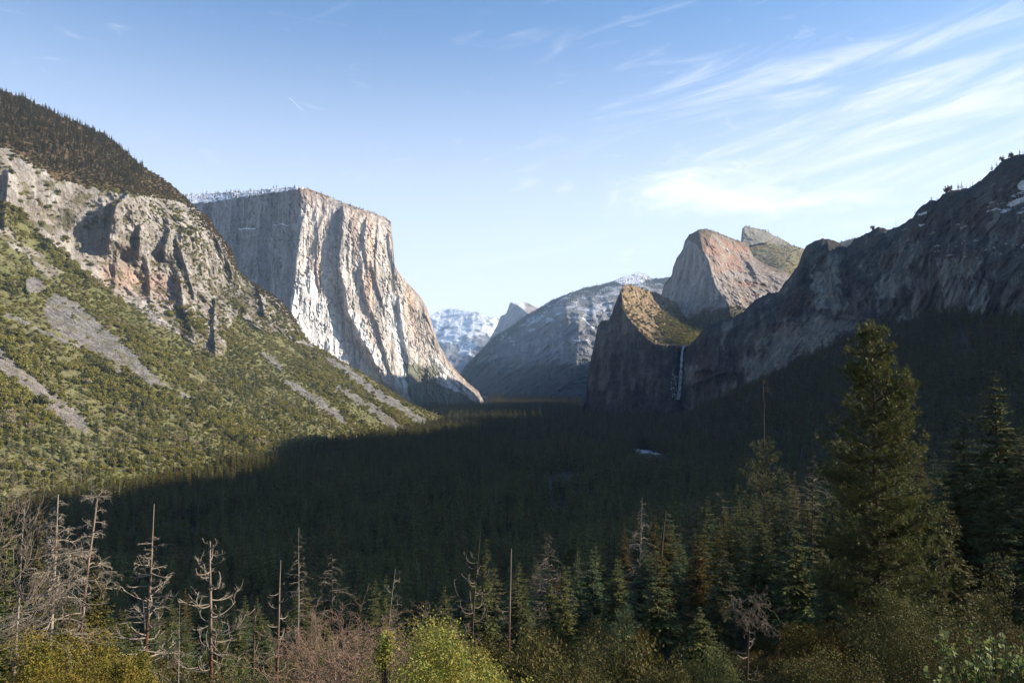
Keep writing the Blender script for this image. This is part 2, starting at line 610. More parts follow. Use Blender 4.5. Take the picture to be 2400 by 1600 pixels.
# ---------- the great granite monolith
EC_TOP = [(330, 470), (425, 457), (500, 452), (560, 448), (610, 444), (660, 440), (700, 437), (720, 441), (760, 455), (800, 473), (850, 490), (880, 500), (905, 511), (916, 520),
          (920, 560), (925, 622), (935, 640), (960, 668), (985, 695), (1000, 720), (1015, 765), (1030, 810), (1050, 845), (1062, 858), (1078, 878), (1100, 900), (1120, 915), (1131, 934), (1145, 975)]
EC_RIM = [(330, 490), (440, 478), (500, 473), (560, 462), (620, 455), (680, 446), (705, 442)]
EC_NOSE = [(702, 430), (708, 446), (711, 518), (700, 571), (693, 632), (686, 703), (680, 730), (672, 800), (660, 1000)]
ec_R = tps([(705, 445, 3500), (697, 600, 3470), (690, 700, 3430), (672, 800, 3380), (660, 1000, 3330), (800, 475, 3620), (905, 515, 3760), (925, 640, 3740), (900, 800, 3660), (800, 750, 3575),
            (1010, 720, 3920), (1050, 850, 3960), (1000, 880, 3780), (940, 930, 3640), (1130, 935, 4020), (1130, 1010, 3980), (960, 1010, 3580), (800, 1000, 3480)])
ec_L = tps([(705, 445, 3500), (697, 600, 3470), (690, 700, 3430), (672, 800, 3380), (660, 1000, 3330), (560, 460, 3740), (440, 475, 3960), (560, 620, 3700), (440, 700, 3900), (330, 600, 4100), (600, 850, 3480), (450, 1000, 3700)])


def ec_inv(px, py):
    nx = line_x(py, EC_NOSE)
    nx = nx + 8 * fbm(py / 30, px / 60, 0., 4, .6, 39)
    wn = 5 + 24 * (1 - sstep(py, 450, 640))
    f = sstep(px - nx, -wn, wn)
    return ec_L(px, py) * (1 - f) + ec_R(px, py) * f


def z3(x, y):
    return (400 + x / 2.8, 400 + y / 2.8)


EC_B = [([z3(1125, 215), z3(1135, 420), z3(1110, 560), z3(1130, 700), z3(1150, 800), z3(1165, 930), z3(1230, 1050), z3(1290, 1160), z3(1340, 1280), z3(1400, 1380), z3(1470, 1430)], 46, 14, 60),
        ([z3(1290, 300), z3(1265, 430), z3(1270, 520), z3(1300, 640)], 20, 7, 30),
        ([z3(1262, 600), z3(1272, 760), z3(1300, 880), z3(1345, 1000), z3(1375, 1100), z3(1430, 1260), z3(1480, 1400)], 26, 9, 40),
        ([z3(1320, 580), z3(1370, 780), z3(1400, 900)], 17, 7, 26),
        ([z3(1040, 400), z3(1030, 520), z3(1060, 640), z3(1090, 780), z3(1110, 900)], 16, 7, 26),
        ([z3(1500, 820), z3(1510, 950), z3(1530, 1100), z3(1560, 1300), z3(1600, 1490)], 30, 10, 60),
        ([z3(950, 260), z3(965, 420), z3(960, 560), z3(985, 760)], 11, 5, 24),
        ([z3(1440, 380), z3(1450, 560), z3(1460, 660)], 12, 5, 18),
        ([z3(1340, 420), z3(1345, 520), z3(1352, 640)], 11, 5, 16),
        ([z3(1190, 300), z3(1180, 420), z3(1170, 600)], 11, 5, 20),
        ([z3(1250, 1120), z3(1300, 1230), z3(1400, 1330)], 12, 6, 20),
        ([z3(1150, 1040), z3(1200, 1150), z3(1290, 1290)], 9, 5, 22),
        ([z3(1720, 1080), z3(1760, 1160), z3(1830, 1240)], 24, 9, 30),
        ([z3(1660, 900), z3(1690, 1000), z3(1730, 1090)], 18, 8, 30),
        ([z3(1700, 1200), z3(1790, 1300), z3(1880, 1400), z3(1960, 1480)], 24, 12, 40)]


def ec_disp(X, Y, Z, PX, PY):
    d = 0
    PX0 = PX
    PX = PX + 9 * fbm(PX / 40, PY / 70, 0., 4, .6, 35)
    for cr, A, wl, wr in EC_B:
        d = d + buttress(PX, PY, cr, A, wl, wr)
    PX = PX0
    nx = line_x(PY, EC_NOSE)
    right = sstep(PX - nx, -10, 25)
    cr1 = np.abs(fbm(X / 28, Y / 60, Z / 190, 4, .6, 37))
    cr2 = np.abs(fbm(X / 60 + Z / 90, Y / 90, Z / 140, 4, .6, 38))
    d = d + 9 * (1 - sstep(cr1, 0, .05)) + 8 * (1 - sstep(cr2, 0, .035))
    # long leaning flutes and cracks
    wx = X + 30 * noise3(Z / 160, X / 400, 0.0, 3)
    fl = fbm(wx / 62, Y / 300, Z / 620, 4, 0.55, 21, True)
    d = d - (9 + 3 * right) * fl
    fl2 = fbm(wx / 17, Y / 60, Z / 150, 3, 0.55, 23, True)
    d = d - (2.5 + 3.0 * right) * fl2
    d = d + 9 * fbm(X / 90, Y / 90, Z / 110, 4, 0.5, 27) - 5 * right * steps(fbm(X / 30, Y / 30, Z / 120, 4, .55, 29), 4.0)
    d = d - 9 * (1 - right) * steps(fbm(X / 45, Y / 45, Z / 60, 4, .6, 30), 3.0) - 14 * (1 - right) * fbm(X / 110, Y / 110, Z / 200, 3, .55, 31, True)
    rim = np.where(PX < 708, line_y(PX, EC_RIM), -1e3)
    over = np.clip(rim - PY, 0, None)
    d = d + over * 14.0 * (PX < 712)
    # rounded brow on the right half
    ty = line_y(PX, EC_TOP)
    d = d + 130 * np.exp(-np.clip(PY - ty, 0, None) / 9.0) * sstep(PX, 690, 740) * (1 - sstep(PX, 905, 925))
    d = d + 90 * np.exp(-np.clip(PY - ty, 0, None) / 10.0) * sstep(PX, 928, 960)
    # bay with brush between the last spurs
    d = d + 90 * np.exp(-((PX - 985) / 26.0) ** 2) * sstep(PY, 845, 900)
    return d


W1 = [z3(815, 760), z3(845, 690), z3(900, 690), z3(935, 640), z3(960, 800), z3(1050, 900), z3(1090, 1040), z3(1160, 1260), z3(900, 1200), z3(780, 930)]
W2 = [z3(1160, 930), z3(1215, 920), z3(1310, 1100), z3(1400, 1250), z3(1360, 1290), z3(1240, 1100)]
W3 = [z3(1430, 790), z3(1500, 830), z3(1535, 1000), z3(1545, 1240), z3(1610, 1500), z3(1530, 1440), z3(1490, 1250), z3(1430, 1000)]
W4 = [z3(1680, 1170), z3(1780, 1240), z3(1860, 1380), z3(2000, 1500), z3(1830, 1430), z3(1720, 1280)]
W5 = [z3(860, 600), z3(900, 560), z3(925, 700), z3(890, 720)]


def ec_col(X, Y, Z, PX, PY):
    c = base_col((.56, .495, .43), PX)
    nx = line_x(PY, EC_NOSE)
    right = sstep(PX - nx, -6, 6)
    st = fbm(PX / 8 + 1.2 * noise3(PY / 60, PX / 90, 0., 50), 0 * PX, Z / 420, 5, 0.65, 51)
    st2 = fbm(X / 70, Y / 90, Z / 420, 3, 0.6, 55)
    c = lerp(c, rgb(.27, .26, .25), (1 - right) * 0.9)  # left face is in shade and also painted darker than the lit one
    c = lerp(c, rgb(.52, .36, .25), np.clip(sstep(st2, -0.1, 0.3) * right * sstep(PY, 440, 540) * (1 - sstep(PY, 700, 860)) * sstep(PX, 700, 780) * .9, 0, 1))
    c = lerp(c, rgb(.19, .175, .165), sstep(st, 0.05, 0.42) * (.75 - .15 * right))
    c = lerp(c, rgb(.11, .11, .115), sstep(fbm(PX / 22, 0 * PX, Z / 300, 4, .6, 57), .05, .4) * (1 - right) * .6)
    c = lerp(c, rgb(.52, .50, .47), sstep(-st, 0.15, 0.5) * 0.45 * right)
    for w_, a in ((W1, .95), (W2, .8), (W3, .8), (W4, .7), (W5, .35)):
        c = lerp(c, rgb(.74, .72, .69), soft_inside(PX, PY, w_, 10.0, 1 / 18.0) * a * (0.72 + 0.28 * sstep(st, -.4, .2)))
    capn = sstep(fbm(X / 40, Y / 40, Z / 60, 4, .6, 58) + .5 * (1 - sstep(PY, 450, 530)), .1, .4) * np.exp(-((PX - 712) / 30.) ** 2) * (1 - sstep(PY, 500, 560))
    c = lerp(c, rgb(.22, .165, .145), capn * .8)
    c = lerp(c, rgb(.12, .105, .095), (1 - sstep(np.abs(fbm(X / 28, Y / 60, Z / 190, 4, .6, 37)), 0, .045)) * .55)
    c = lerp(c, rgb(.14, .12, .11), (1 - sstep(np.abs(fbm(X / 60 + Z / 90, Y / 90, Z / 140, 4, .6, 38)), 0, .03)) * .5)
    # darker weathered top and brush along the brow
    ty = line_y(PX, EC_TOP)
    brow = np.exp(-np.clip(PY - ty, 0, None) / 16.0) * sstep(PX, 690, 715)
    c = lerp(c, rgb(.17, .115, .075), np.clip(brow * (0.8 + 1.0 * fbm(X / 30, Y / 30, Z / 30, 3, .6, 61)), 0, 1))
    ud = np.exp(-((PX - 790) / 26.0) ** 2) * (1 - sstep(PY, 560, 640)) * sstep(PY, 455, 480)  # upper recess beside the buttress: its shade painted in grey
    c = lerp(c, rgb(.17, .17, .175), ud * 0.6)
    rs = sstep(PX, 955, 1000) * (1 - sstep(PY, 800, 860))
    c = lerp(c, rgb(.30, .25, .21), rs * 0.6)
    # brush in the bay and at the foot
    brush = soft_inside(PX, PY, [(948, 852), (975, 850), (1000, 862), (1018, 850), (1032, 872), (1020, 890), (1050, 910), (1090, 925), (1140, 960), (960, 990), (958, 920)], 8.0, 1 / 12.0)
    c = lerp(c, rgb(.135, .14, .085), brush * 0.85)
    # snow on the flat top
    rim = line_y(PX, EC_RIM)
    sn = (PY < rim + 3 * noise3(PX / 6, PY / 3, 0., 66)) & (PX < 708 + 12 * noise3(PX / 8, PY / 4, 0., 67))
    sn = sn & (fbm(X / 22, Y / 60, Z / 9, 3, .6, 68) > -0.22)
    c = lerp(c, rgb(.82, .83, .86), sn.astype(float))
    led = (np.abs(PY - 535 - 3 * noise3(PX / 12, 0 * PX, 0., 71)) < 1.4) & (PX > 558) & (PX < 597)
    led |= (np.abs(PY - 527 - 2 * noise3(PX / 12, 0 * PX, 3., 71)) < 0.8) & (PX > 640) & (PX < 676)
    c = lerp(c, rgb(.8, .8, .85), led.astype(float))
    return c


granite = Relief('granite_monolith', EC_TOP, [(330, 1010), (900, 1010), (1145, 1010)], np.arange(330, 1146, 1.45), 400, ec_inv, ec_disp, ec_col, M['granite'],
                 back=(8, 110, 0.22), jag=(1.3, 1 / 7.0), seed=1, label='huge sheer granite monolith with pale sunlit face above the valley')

# ---------- the brushy hillside on the left
HK = 0.68


def talus_D(px, py):
    u, w_ = ray(px, py)
    return float((-150 - 668.7 * HK) / (w_ + 0.985 * HK * u - 0.17 * HK))


HILL_TOP = [(-520, 60), (-300, 110), (-120, 165), (0, 215), (60, 232), (130, 268), (200, 297), (245, 318), (270, 335), (330, 388), (400, 432), (440, 468), (465, 495), (485, 505), (510, 545),
            (530, 570), (545, 592), (552, 620), (566, 645), (600, 668), (640, 692), (662, 708), (690, 745), (720, 797), (735, 808), (745, 818), (800, 847), (860, 880), (960, 945), (1060, 986), (1092, 1003), (1120, 1030)]
tal_pts = [(-500, 1150), (-300, 1000), (-300, 800), (0, 1150), (0, 900), (0, 640), (150, 730), (200, 1000), (400, 1130), (400, 920), (330, 800), (600, 1080), (600, 880), (800, 1010), (700, 900), (1000, 990), (1060, 990), (860, 885), (745, 820), (960, 950)]
hill_ctrl = [(x, y, talus_D(x, y)) for x, y in tal_pts]
hill_ctrl += [(0, 560, 1540), (0, 360, 1640), (0, 215, 1960), (150, 600, 1690), (150, 430, 1740), (200, 300, 2050), (300, 690, 1800), (300, 450, 1880), (330, 390, 2150), (430, 700, 1950), (450, 520, 2130), (440, 470, 2280),
              (545, 592, 2380), (540, 700, 2230), (640, 760, 2280), (640, 692, 2440), (-300, 500, 1330), (-300, 110, 1800), (-520, 60, 1700), (720, 797, 2460)]
hill_inv = tps(hill_ctrl)
HILL_B = [([(306, 448), (296, 458), (272, 480), (262, 520), (255, 575)], 50, 26, 60),
          ([(392, 500), (398, 540), (385, 590)], 40, 15, 30), ([(455, 690), (440, 640), (425, 590), (425, 540)], 45, 16, 30),
          ([(330, 520), (328, 570), (322, 610)], 28, 12, 22), ([(500, 520), (520, 570), (545, 640)], 45, 18, 30),
          ([(420, 640), (430, 720), (455, 790)], 60, 26, 35), ([(505, 700), (500, 760), (505, 820)], 45, 18, 30), ([(600, 668), (612, 700), (618, 730)], 40, 16, 24),
          ([(655, 700), (668, 730), (670, 745)], 30, 14, 20), ([(725, 790), (735, 815), (735, 830)], 25, 12, 20), ([(270, 620), (272, 660)], 25, 12, 20), ([(350, 640), (352, 690)], 25, 12, 22),
          ([(20, 400), (15, 470), (10, 520)], 25, 14, 30), ([(60, 640), (62, 680), (70, 690)], 20, 9, 16)]
CLIFF = [(-520, 330), (-200, 330), (0, 338), (60, 370), (130, 420), (205, 442), (300, 452), (420, 470), (470, 492), (520, 560), (556, 640), (600, 668), (665, 712), (738, 808), (738, 828), (690, 800), (640, 775),
         (590, 760), (560, 725), (535, 770), (520, 835), (480, 835), (430, 790), (370, 762), (320, 722), (270, 690), (200, 640), (150, 590), (100, 560), (50, 500), (0, 470), (-200, 470), (-520, 480)]
CLIFF2 = [(-520, 520), (0, 500), (40, 560), (90, 590), (150, 640), (110, 650), (60, 600), (0, 560), (-200, 560)]
CHUTES = [[(128, 684), (180, 712), (245, 765), (305, 824), (382, 897), (455, 932), (440, 938), (396, 905), (351, 900), (300, 868), (217, 823), (140, 784), (100, 745), (108, 700)],
          [(-520, 480), (-300, 560), (0, 812), (46, 858), (133, 930), (200, 979), (206, 1016), (151, 995), (70, 928), (0, 880), (-300, 660), (-520, 600)],
          [(10, 731), (60, 752), (120, 782), (192, 812), (190, 818), (118, 790), (55, 760), (8, 738)], [(252, 852), (290, 868), (330, 895), (372, 918), (368, 922), (320, 900), (284, 878), (250, 860)],
          [(686, 898), (740, 925), (800, 968), (815, 998), (790, 985), (740, 950), (680, 908)], [(786, 902), (830, 922), (890, 958), (960, 1008), (962, 1020), (930, 1010), (860, 962), (782, 912)],
          [(760, 832), (800, 850), (870, 900), (940, 945), (1030, 1012), (1020, 1018), (960, 985), (900, 945), (850, 912), (790, 868), (756, 840)],
          [(612, 822), (640, 835), (665, 862), (662, 872), (636, 850), (610, 832)], [(668, 886), (700, 900), (760, 950), (755, 958), (700, 920), (664, 896)],
          [(60, 662), (70, 648), (95, 650), (110, 672), (104, 690), (70, 684)]]


def chute_mask(px, py):
    m = np.zeros(np.shape(px))
    for i, c in enumerate(CHUTES):
        m = np.maximum(m, soft_inside(px, py, c, 9.0 if i < 2 else 7.0, 1 / 11.0, 100 + i))
    return m


def hill_rockmask(px, py):
    m = np.maximum(soft_inside(px, py, CLIFF, 12.0, 1 / 30.0, 120), soft_inside(px, py, CLIFF2, 10.0, 1 / 30.0, 121) * .8)
    return m


def hill_disp(X, Y, Z, PX, PY):
    d = 0
    for cr, A, wl, wr in HILL_B:
        d = d + buttress(PX, PY, cr, A, wl, wr)
    rk = hill_rockmask(PX, PY)
    # smooth the mask so that cliffs join the slopes softly
    k = rk.copy()
    for _ in range(3):
        k[1:-1, 1:-1] = (k[1:-1, 1:-1] * 2 + k[:-2, 1:-1] + k[2:, 1:-1] + k[1:-1, :-2] + k[1:-1, 2:]) / 6
    left = 1 - sstep(PX, 200, 300)
    a = fbm(X / 75, Y / 75, Z / 95, 4, 0.55, 130, True)
    b = steps(fbm(X / 30, Y / 30, Z / 26, 4, 0.6, 133), 4.0)
    c = fbm(X / 11, Y / 11, Z / 16, 3, 0.6, 136, True)
    d = d - k * ((26 - 18 * left) * a + (17 - 11 * left) * b + (3.5 - 2 * left) * c)
    top = sstep(-PY, -470, -300)
    d = d + (1 - k) * (22 * fbm(X / 120, Y / 120, Z / 120, 4, 0.55, 140) + 3.0 * fbm(X / 14, Y / 14, Z / 14, 2, 0.5, 141))
    ty = line_y(PX, HILL_TOP)
    d = d + 40 * np.exp(-np.clip(PY - ty, 0, None) / 14.0)
    return d


def hill_col(X, Y, Z, PX, PY):
    n = fbm(X / 60, Y / 60, Z / 60, 4, 0.6, 150)
    c = base_col((.125, .12, .048), PX)
    c = lerp(c, rgb(.145, .13, .06), sstep(n, -.1, .4))
    up = 1 - sstep(PY, line_y(PX, [(-520, 330), (0, 340), (130, 420), (300, 450), (430, 470), (560, 620), (740, 800), (1100, 1000)]) - 5, line_y(PX, [(-520, 350), (0, 355), (130, 435), (300, 465), (430, 500), (560, 650), (740, 815), (1100, 1010)]))
    c = lerp(c, rgb(.085, .052, .026), up * 0.85)
    rk = hill_rockmask(PX, PY)
    n2 = fbm(X / 25, Y / 25, Z / 45, 4, 0.6, 152)
    rc = lerp(base_col((.215, .19, .165), PX), rgb(.315, .285, .25), sstep(n2, -.1, .4))
    rc = lerp(rc, rgb(.20, .165, .13), sstep(-n2, .1, .45) * .8)
    n3 = fbm(X / 40, Y / 40, Z / 22, 4, 0.6, 155)
    rc = lerp(rc, rgb(.36, .22, .15), np.exp(-((PY - 640 - (PX - 250) * .25) / 30.0) ** 2) * sstep(PX, 210, 260) * (1 - sstep(PX, 380, 430)) * .6)
    rc = lerp(rc, rgb(.10, .085, .045), sstep(n3 + 0.25 * sstep(PX, 330, 560) * sstep(PY, 560, 700), .14, .36) * .9)
    c = lerp(c, rc, rk)
    ch = chute_mask(PX, PY)
    n4 = fbm(X / 9, Y / 9, Z / 9, 3, 0.6, 158)
    cc = lerp(base_col((.175, .16, .148), PX), rgb(.10, .09, .08), sstep(n4, -.1, .3))
    cc = lerp(cc, rgb(.115, .105, .055), sstep(fbm(X / 22, Y / 22, Z / 22, 3, .6, 159), .12, .3) * .7)
    cc = lerp(cc, rgb(.20, .17, .14), (1 - sstep(PX, 150, 300)) * sstep(PY, 760, 860) * .5)
    c = lerp(c, cc, ch)
    return c


hill = Relief('hillside', HILL_TOP, [(-520, 1420), (0, 1300), (400, 1210), (800, 1110), (1120, 1040)],
              np.concatenate([np.arange(-520, -20, 8), np.arange(-20, 1120, 1.9)]), 430, lambda x, y: hill_inv(x, y), hill_disp, hill_col, M['hill_rock'],
              back=(8, 60, 0.35), jag=(1.6, 1 / 9.0), seed=2, label='brushy hillside with pale crags and scree chutes')

# ---------- cliffs on the shaded side, from the waterfall to the high ridge
CL_TOP = [(1603, 830), (1612, 812), (1622, 801), (1640, 783), (1654, 768), (1675, 756), (1702, 748), (1725, 738), (1746, 726), (1768, 706), (1788, 692), (1823, 684), (1848, 652), (1871, 620), (1880, 592), (1890, 576), (1906, 566),
          (1927, 559), (1954, 563), (1973, 571), (1985, 578), (1992, 576), (2005, 558), (2042, 540), (2061, 532), (2083, 537), (2105, 532), (2138, 510), (2150, 492), (2170, 477), (2183, 468), (2196, 471), (2209, 455), (2227, 447),
          (2268, 441), (2290, 428), (2305, 420), (2327, 398), (2349, 376), (2379, 365), (2400, 360), (2450, 325), (2520, 250), (2620, 150), (2760, 60), (2950, -20), (3300, -60)]
cl_inv = tps([(1616, 812, 2690), (1600, 935, 2640), (1700, 750, 2600), (1750, 882, 2440), (1846, 652, 2560), (1927, 560, 2520), (1900, 820, 2230), (1987, 575, 2420), (2061, 531, 2330), (2105, 700, 2050), (2183, 470, 2150),
              (2250, 780, 1700), (2268, 440, 2060), (2400, 362, 1950), (2400, 700, 1450), (2105, 816, 1930), (1650, 945, 2590), (2700, 100, 1700), (2700, 700, 1150), (3000, 0, 1420), (3000, 700, 900), (3300, -60, 1250), (3300, 700, 750), (1600, 1000, 2600), (2000, 950, 1900), (2400, 950, 1250)])
CL_B = [([(1990, 578), (1996, 640), (2010, 720), (2012, 760)], 60, 14, 60), ([(2160, 560), (2140, 600), (2110, 650), (2095, 700)], 70, 24, 50), ([(2262, 560), (2268, 640), (2272, 740)], 70, 14, 60),
        ([(2105, 745), (2102, 820)], 50, 12, 50), ([(1625, 900), (1640, 870), (1670, 850), (1700, 870)], 35, 18, 30), ([(1848, 655), (1835, 720), (1840, 760)], 25, 14, 50), ([(2320, 600), (2318, 700), (2300, 745)], 40, 14, 40),
        ([(1940, 560), (1945, 640), (1960, 730)], 25, 10, 40)]


def cl_disp(X, Y, Z, PX, PY):
    d = 0
    for cr, A, wl, wr in CL_B:
        d = d + buttress(PX, PY, cr, A, wl, wr)
    d = d - 26 * fbm(X / 70, Y / 70, Z / 330, 4, 0.55, 201, True) - 6 * fbm(X / 16, Y / 16, Z / 60, 3, 0.6, 203, True) + 18 * fbm(X / 60, Y / 60, Z / 60, 4, 0.55, 205)
    ty = line_y(PX, CL_TOP)
    d = d + 120 * np.exp(-np.clip(PY - ty, 0, None) / 16.0)
    return d


def cl_col(X, Y, Z, PX, PY):
    st = fbm(PX / 13 + 1.6 * fbm(PY / 45, PX / 60, 0., 3, .6, 219), PY / 260, Z / 170, 5, 0.68, 221) + .25 * fbm(PX / 30, PY / 22, 0., 4, .6, 222)
    bl = fbm(X / 120, Y / 120, Z / 120, 4, 0.6, 225)
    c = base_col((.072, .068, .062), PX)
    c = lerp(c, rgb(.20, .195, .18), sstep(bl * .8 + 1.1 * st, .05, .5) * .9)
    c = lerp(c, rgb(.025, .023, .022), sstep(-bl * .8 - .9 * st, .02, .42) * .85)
    c = lerp(c, rgb(.09, .06, .04), sstep(fbm(X / 90, Y / 90, Z / 200, 3, .5, 229), .12, .4) * .5)
    pale = soft_inside(PX, PY, [(1770, 800), (1850, 760), (2000, 740), (2010, 770), (1900, 820), (1800, 880), (1740, 890)], 14, 1 / 26., 231)
    c = lerp(c, rgb(.19, .185, .175), pale * .6)
    for pl in ([(1900, 640), (1960, 630), (1975, 730), (1910, 725)], [(2050, 660), (2095, 630), (2100, 700), (2060, 700)], [(2190, 600), (2255, 610), (2258, 700), (2210, 720)], [(2275, 650), (2318, 680), (2310, 745), (2270, 740)], [(2105, 740), (2130, 745), (2125, 815), (2103, 815)]):
        c = lerp(c, rgb(.21, .21, .205), soft_inside(PX, PY, pl, 12, 1 / 14., 233) * (.5 + .5 * sstep(st, -.3, .2)) * .8)
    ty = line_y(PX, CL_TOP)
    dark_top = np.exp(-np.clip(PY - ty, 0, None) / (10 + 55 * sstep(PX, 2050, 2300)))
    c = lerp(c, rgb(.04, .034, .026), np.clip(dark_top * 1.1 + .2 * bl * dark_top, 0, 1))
    # ledge of trees crossing the wall
    led = np.exp(-((PY - np.interp(PX, [1780, 1850, 1950, 2010, 2200, 2300], [694, 700, 745, 752, 770, 740])) / 3.5) ** 2) * sstep(PX, 1790, 1820)
    c = lerp(c, rgb(.05, .045, .03), led * .8)
    # snow caught on the high ledges
    s = fbm(X / 26, Y / 40, Z / 7, 4, .6, 241)
    sm = sstep(s, .22, .34) * (inside(PX, PY, [(2290, 490), (2330, 470), (2372, 455), (2420, 400), (2460, 470), (2400, 500), (2320, 500)])).astype(float)
    sm = np.maximum(sm, sstep(s, .40, .5) * inside(PX, PY, [(2090, 545), (2150, 520), (2260, 520), (2400, 560), (2400, 610), (2200, 600), (2140, 560)]))
    core = soft_inside(PX, PY, [(2385, 430), (2420, 415), (2420, 450), (2390, 445), (2382, 436)], 4, 1 / 8., 245)
    core = np.maximum(core, soft_inside(PX, PY, [(2372, 470), (2420, 450), (2420, 465), (2375, 485), (2355, 482)], 4, 1 / 8., 246))
    core = np.maximum(core, soft_inside(PX, PY, [(2152, 502), (2172, 496), (2171, 500), (2154, 506)], 2, 1 / 8., 247))
    c = lerp(c, rgb(.62, .64, .70), np.clip(sm * .8 + core * .9, 0, 1))
    return c


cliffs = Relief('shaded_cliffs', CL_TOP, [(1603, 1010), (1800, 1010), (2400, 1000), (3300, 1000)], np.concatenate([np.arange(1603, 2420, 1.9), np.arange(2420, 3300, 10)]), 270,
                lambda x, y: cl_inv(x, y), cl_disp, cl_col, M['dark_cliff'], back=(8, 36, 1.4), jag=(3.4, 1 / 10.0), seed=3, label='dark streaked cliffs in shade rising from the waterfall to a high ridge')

# ---------- the rock beside the waterfall, with its sunlit cap
LC_TOP = [(1360, 985), (1366, 950), (1373, 930), (1380, 864), (1392, 810), (1401, 763), (1410, 752), (1427, 748), (1437, 726), (1450, 692), (1458, 675), (1469, 667), (1491, 671), (1523, 684), (1542, 685), (1571, 703), (1606, 719), (1619, 729), (1650, 760), (1690, 790)]
LC_EDGE = [(1452, 640), (1456, 676), (1459, 722), (1479, 751), (1504, 783), (1536, 808), (1587, 811), (1640, 811)]
lc_F = tps([(1375, 926, 3080), (1402, 761, 3110), (1427, 748, 3110), (1458, 674, 3120), (1459, 722, 3030), (1504, 783, 2960), (1587, 811, 2860), (1400, 985, 3000), (1500, 985, 2860), (1597, 935, 2800), (1640, 985, 2740), (1640, 820, 2820)])
lc_C = tps([(1458, 674, 3120), (1459, 722, 3030), (1504, 783, 2960), (1536, 808, 2910), (1587, 811, 2860), (1469, 666, 3160), (1523, 684, 3380), (1571, 703, 3520), (1606, 719, 3620), (1619, 729, 3650), (1648, 767, 3350), (1616, 806, 2880), (1550, 760, 3130), (1690, 790, 3200)])


def lc_inv(px, py):
    ey = np.where(px < 1457, -1e4, line_y(px, LC_EDGE[2:]))
    ex = line_x(py, [(1456, 600), (1456, 676), (1459, 722), (1479, 751), (1504, 783), (1536, 806), (1587, 811), (1640, 812)])
    f = sstep(px - ex, -4, 4) * (1 - sstep(py, 806, 813))
    return lc_F(px, py) * (1 - f) + lc_C(px, py) * f


def lc_cap(PX, PY):
    ex = line_x(PY, [(1456, 600), (1456, 676), (1459, 722), (1479, 751), (1504, 783), (1536, 806), (1587, 811), (1640, 812)])
    return sstep(PX - ex, -4, 4) * (1 - sstep(PY, 806, 813))


def lc_disp(X, Y, Z, PX, PY):
    cap = lc_cap(PX, PY)
    d = -(24 - 6 * cap) * fbm(X / 60, Y / 60, Z / (180 - 120 * cap), 4, .55, 301, True) - 7 * fbm(X / 14, Y / 14, Z / 30, 3, .6, 303, True) + 16 * fbm(X / 50, Y / 50, Z / 50, 3, .5, 305)
    d = d + 60 * np.exp(-np.clip(PX - np.interp(PY, [750, 930], [1400, 1372]), 0, None) / 14.0)
    d = d + 55 * np.exp(-((PX - 1600) / 16.0) ** 2) * sstep(PY, 808, 830)
    return d


def lc_col(X, Y, Z, PX, PY):
    cap = lc_cap(PX, PY)
    st = fbm(PX / 7, 0 * PX, Z / 200, 5, 0.65, 311)
    bl = fbm(X / 90, Y / 90, Z / 90, 4, 0.6, 315)
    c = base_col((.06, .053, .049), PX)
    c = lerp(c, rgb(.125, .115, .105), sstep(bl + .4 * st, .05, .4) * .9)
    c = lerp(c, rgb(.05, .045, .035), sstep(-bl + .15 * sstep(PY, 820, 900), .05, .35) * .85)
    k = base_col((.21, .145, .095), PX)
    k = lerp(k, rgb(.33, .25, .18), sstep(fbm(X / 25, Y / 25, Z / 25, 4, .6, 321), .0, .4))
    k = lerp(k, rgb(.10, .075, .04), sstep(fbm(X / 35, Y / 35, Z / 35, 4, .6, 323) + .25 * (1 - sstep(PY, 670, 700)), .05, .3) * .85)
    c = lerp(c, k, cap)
    c = lerp(c, rgb(.035, .035, .038), np.exp(-((PX - 1601) / 15.0) ** 2) * sstep(PY, 808, 820) * .8)
    ice = sstep(fbm(PX / 4, PY / 7, 0., 3, .6, 331), .2, .45) * np.clip(np.exp(-((PX - 1580 + (PY - 900) * .1) / 7.) ** 2) * sstep(PY, 868, 885) * (1 - sstep(PY, 925, 938)) + .7 * np.exp(-((PX - 1612) / 6.) ** 2) * sstep(PY, 860, 880) * (1 - sstep(PY, 915, 930)), 0, 1)
    c = lerp(c, rgb(.55, .57, .60), ice)
    return c


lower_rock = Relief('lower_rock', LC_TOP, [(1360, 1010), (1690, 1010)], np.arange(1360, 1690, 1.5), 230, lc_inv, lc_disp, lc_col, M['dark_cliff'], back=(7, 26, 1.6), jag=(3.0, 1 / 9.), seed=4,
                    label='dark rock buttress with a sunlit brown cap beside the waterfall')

# ---------- the middle peak with one bare sunlit flank
MC_TOP = [(1540, 760), (1546, 700), (1552, 684), (1556, 668), (1574, 646), (1577, 627), (1587, 601), (1600, 585), (1605, 566), (1616, 549), (1638, 538), (1654, 536), (1683, 545), (1711, 557), (1737, 566), (1753, 573), (1765, 600), (1790, 618), (1842, 637), (1900, 660)]
MC_EDGE = [(1636, 520), (1638, 544), (1648, 588), (1660, 608), (1673, 659), (1695, 690), (1708, 716), (1720, 860)]
mc_L = tps([(1638, 540, 3534), (1605, 566, 3627), (1577, 627, 3701), (1550, 687, 3757), (1648, 588, 3460), (1660, 608, 3432), (1673, 659, 3348), (1708, 716, 3255), (1620, 740, 3385), (1570, 740, 3562), (1720, 850, 3116), (1560, 850, 3441)])
mc_R = tps([(1638, 540, 3534), (1654, 536, 3580), (1683, 544, 3729), (1753, 572, 3962), (1753, 597, 3869), (1790, 617, 3785), (1842, 639, 3711), (1648, 588, 3460), (1660, 608, 3432), (1673, 659, 3348), (1708, 716, 3255), (1746, 725, 3292), (1800, 700, 3441), (1850, 680, 3534), (1720, 850, 3116), (1900, 700, 3674), (1900, 850, 3255)])


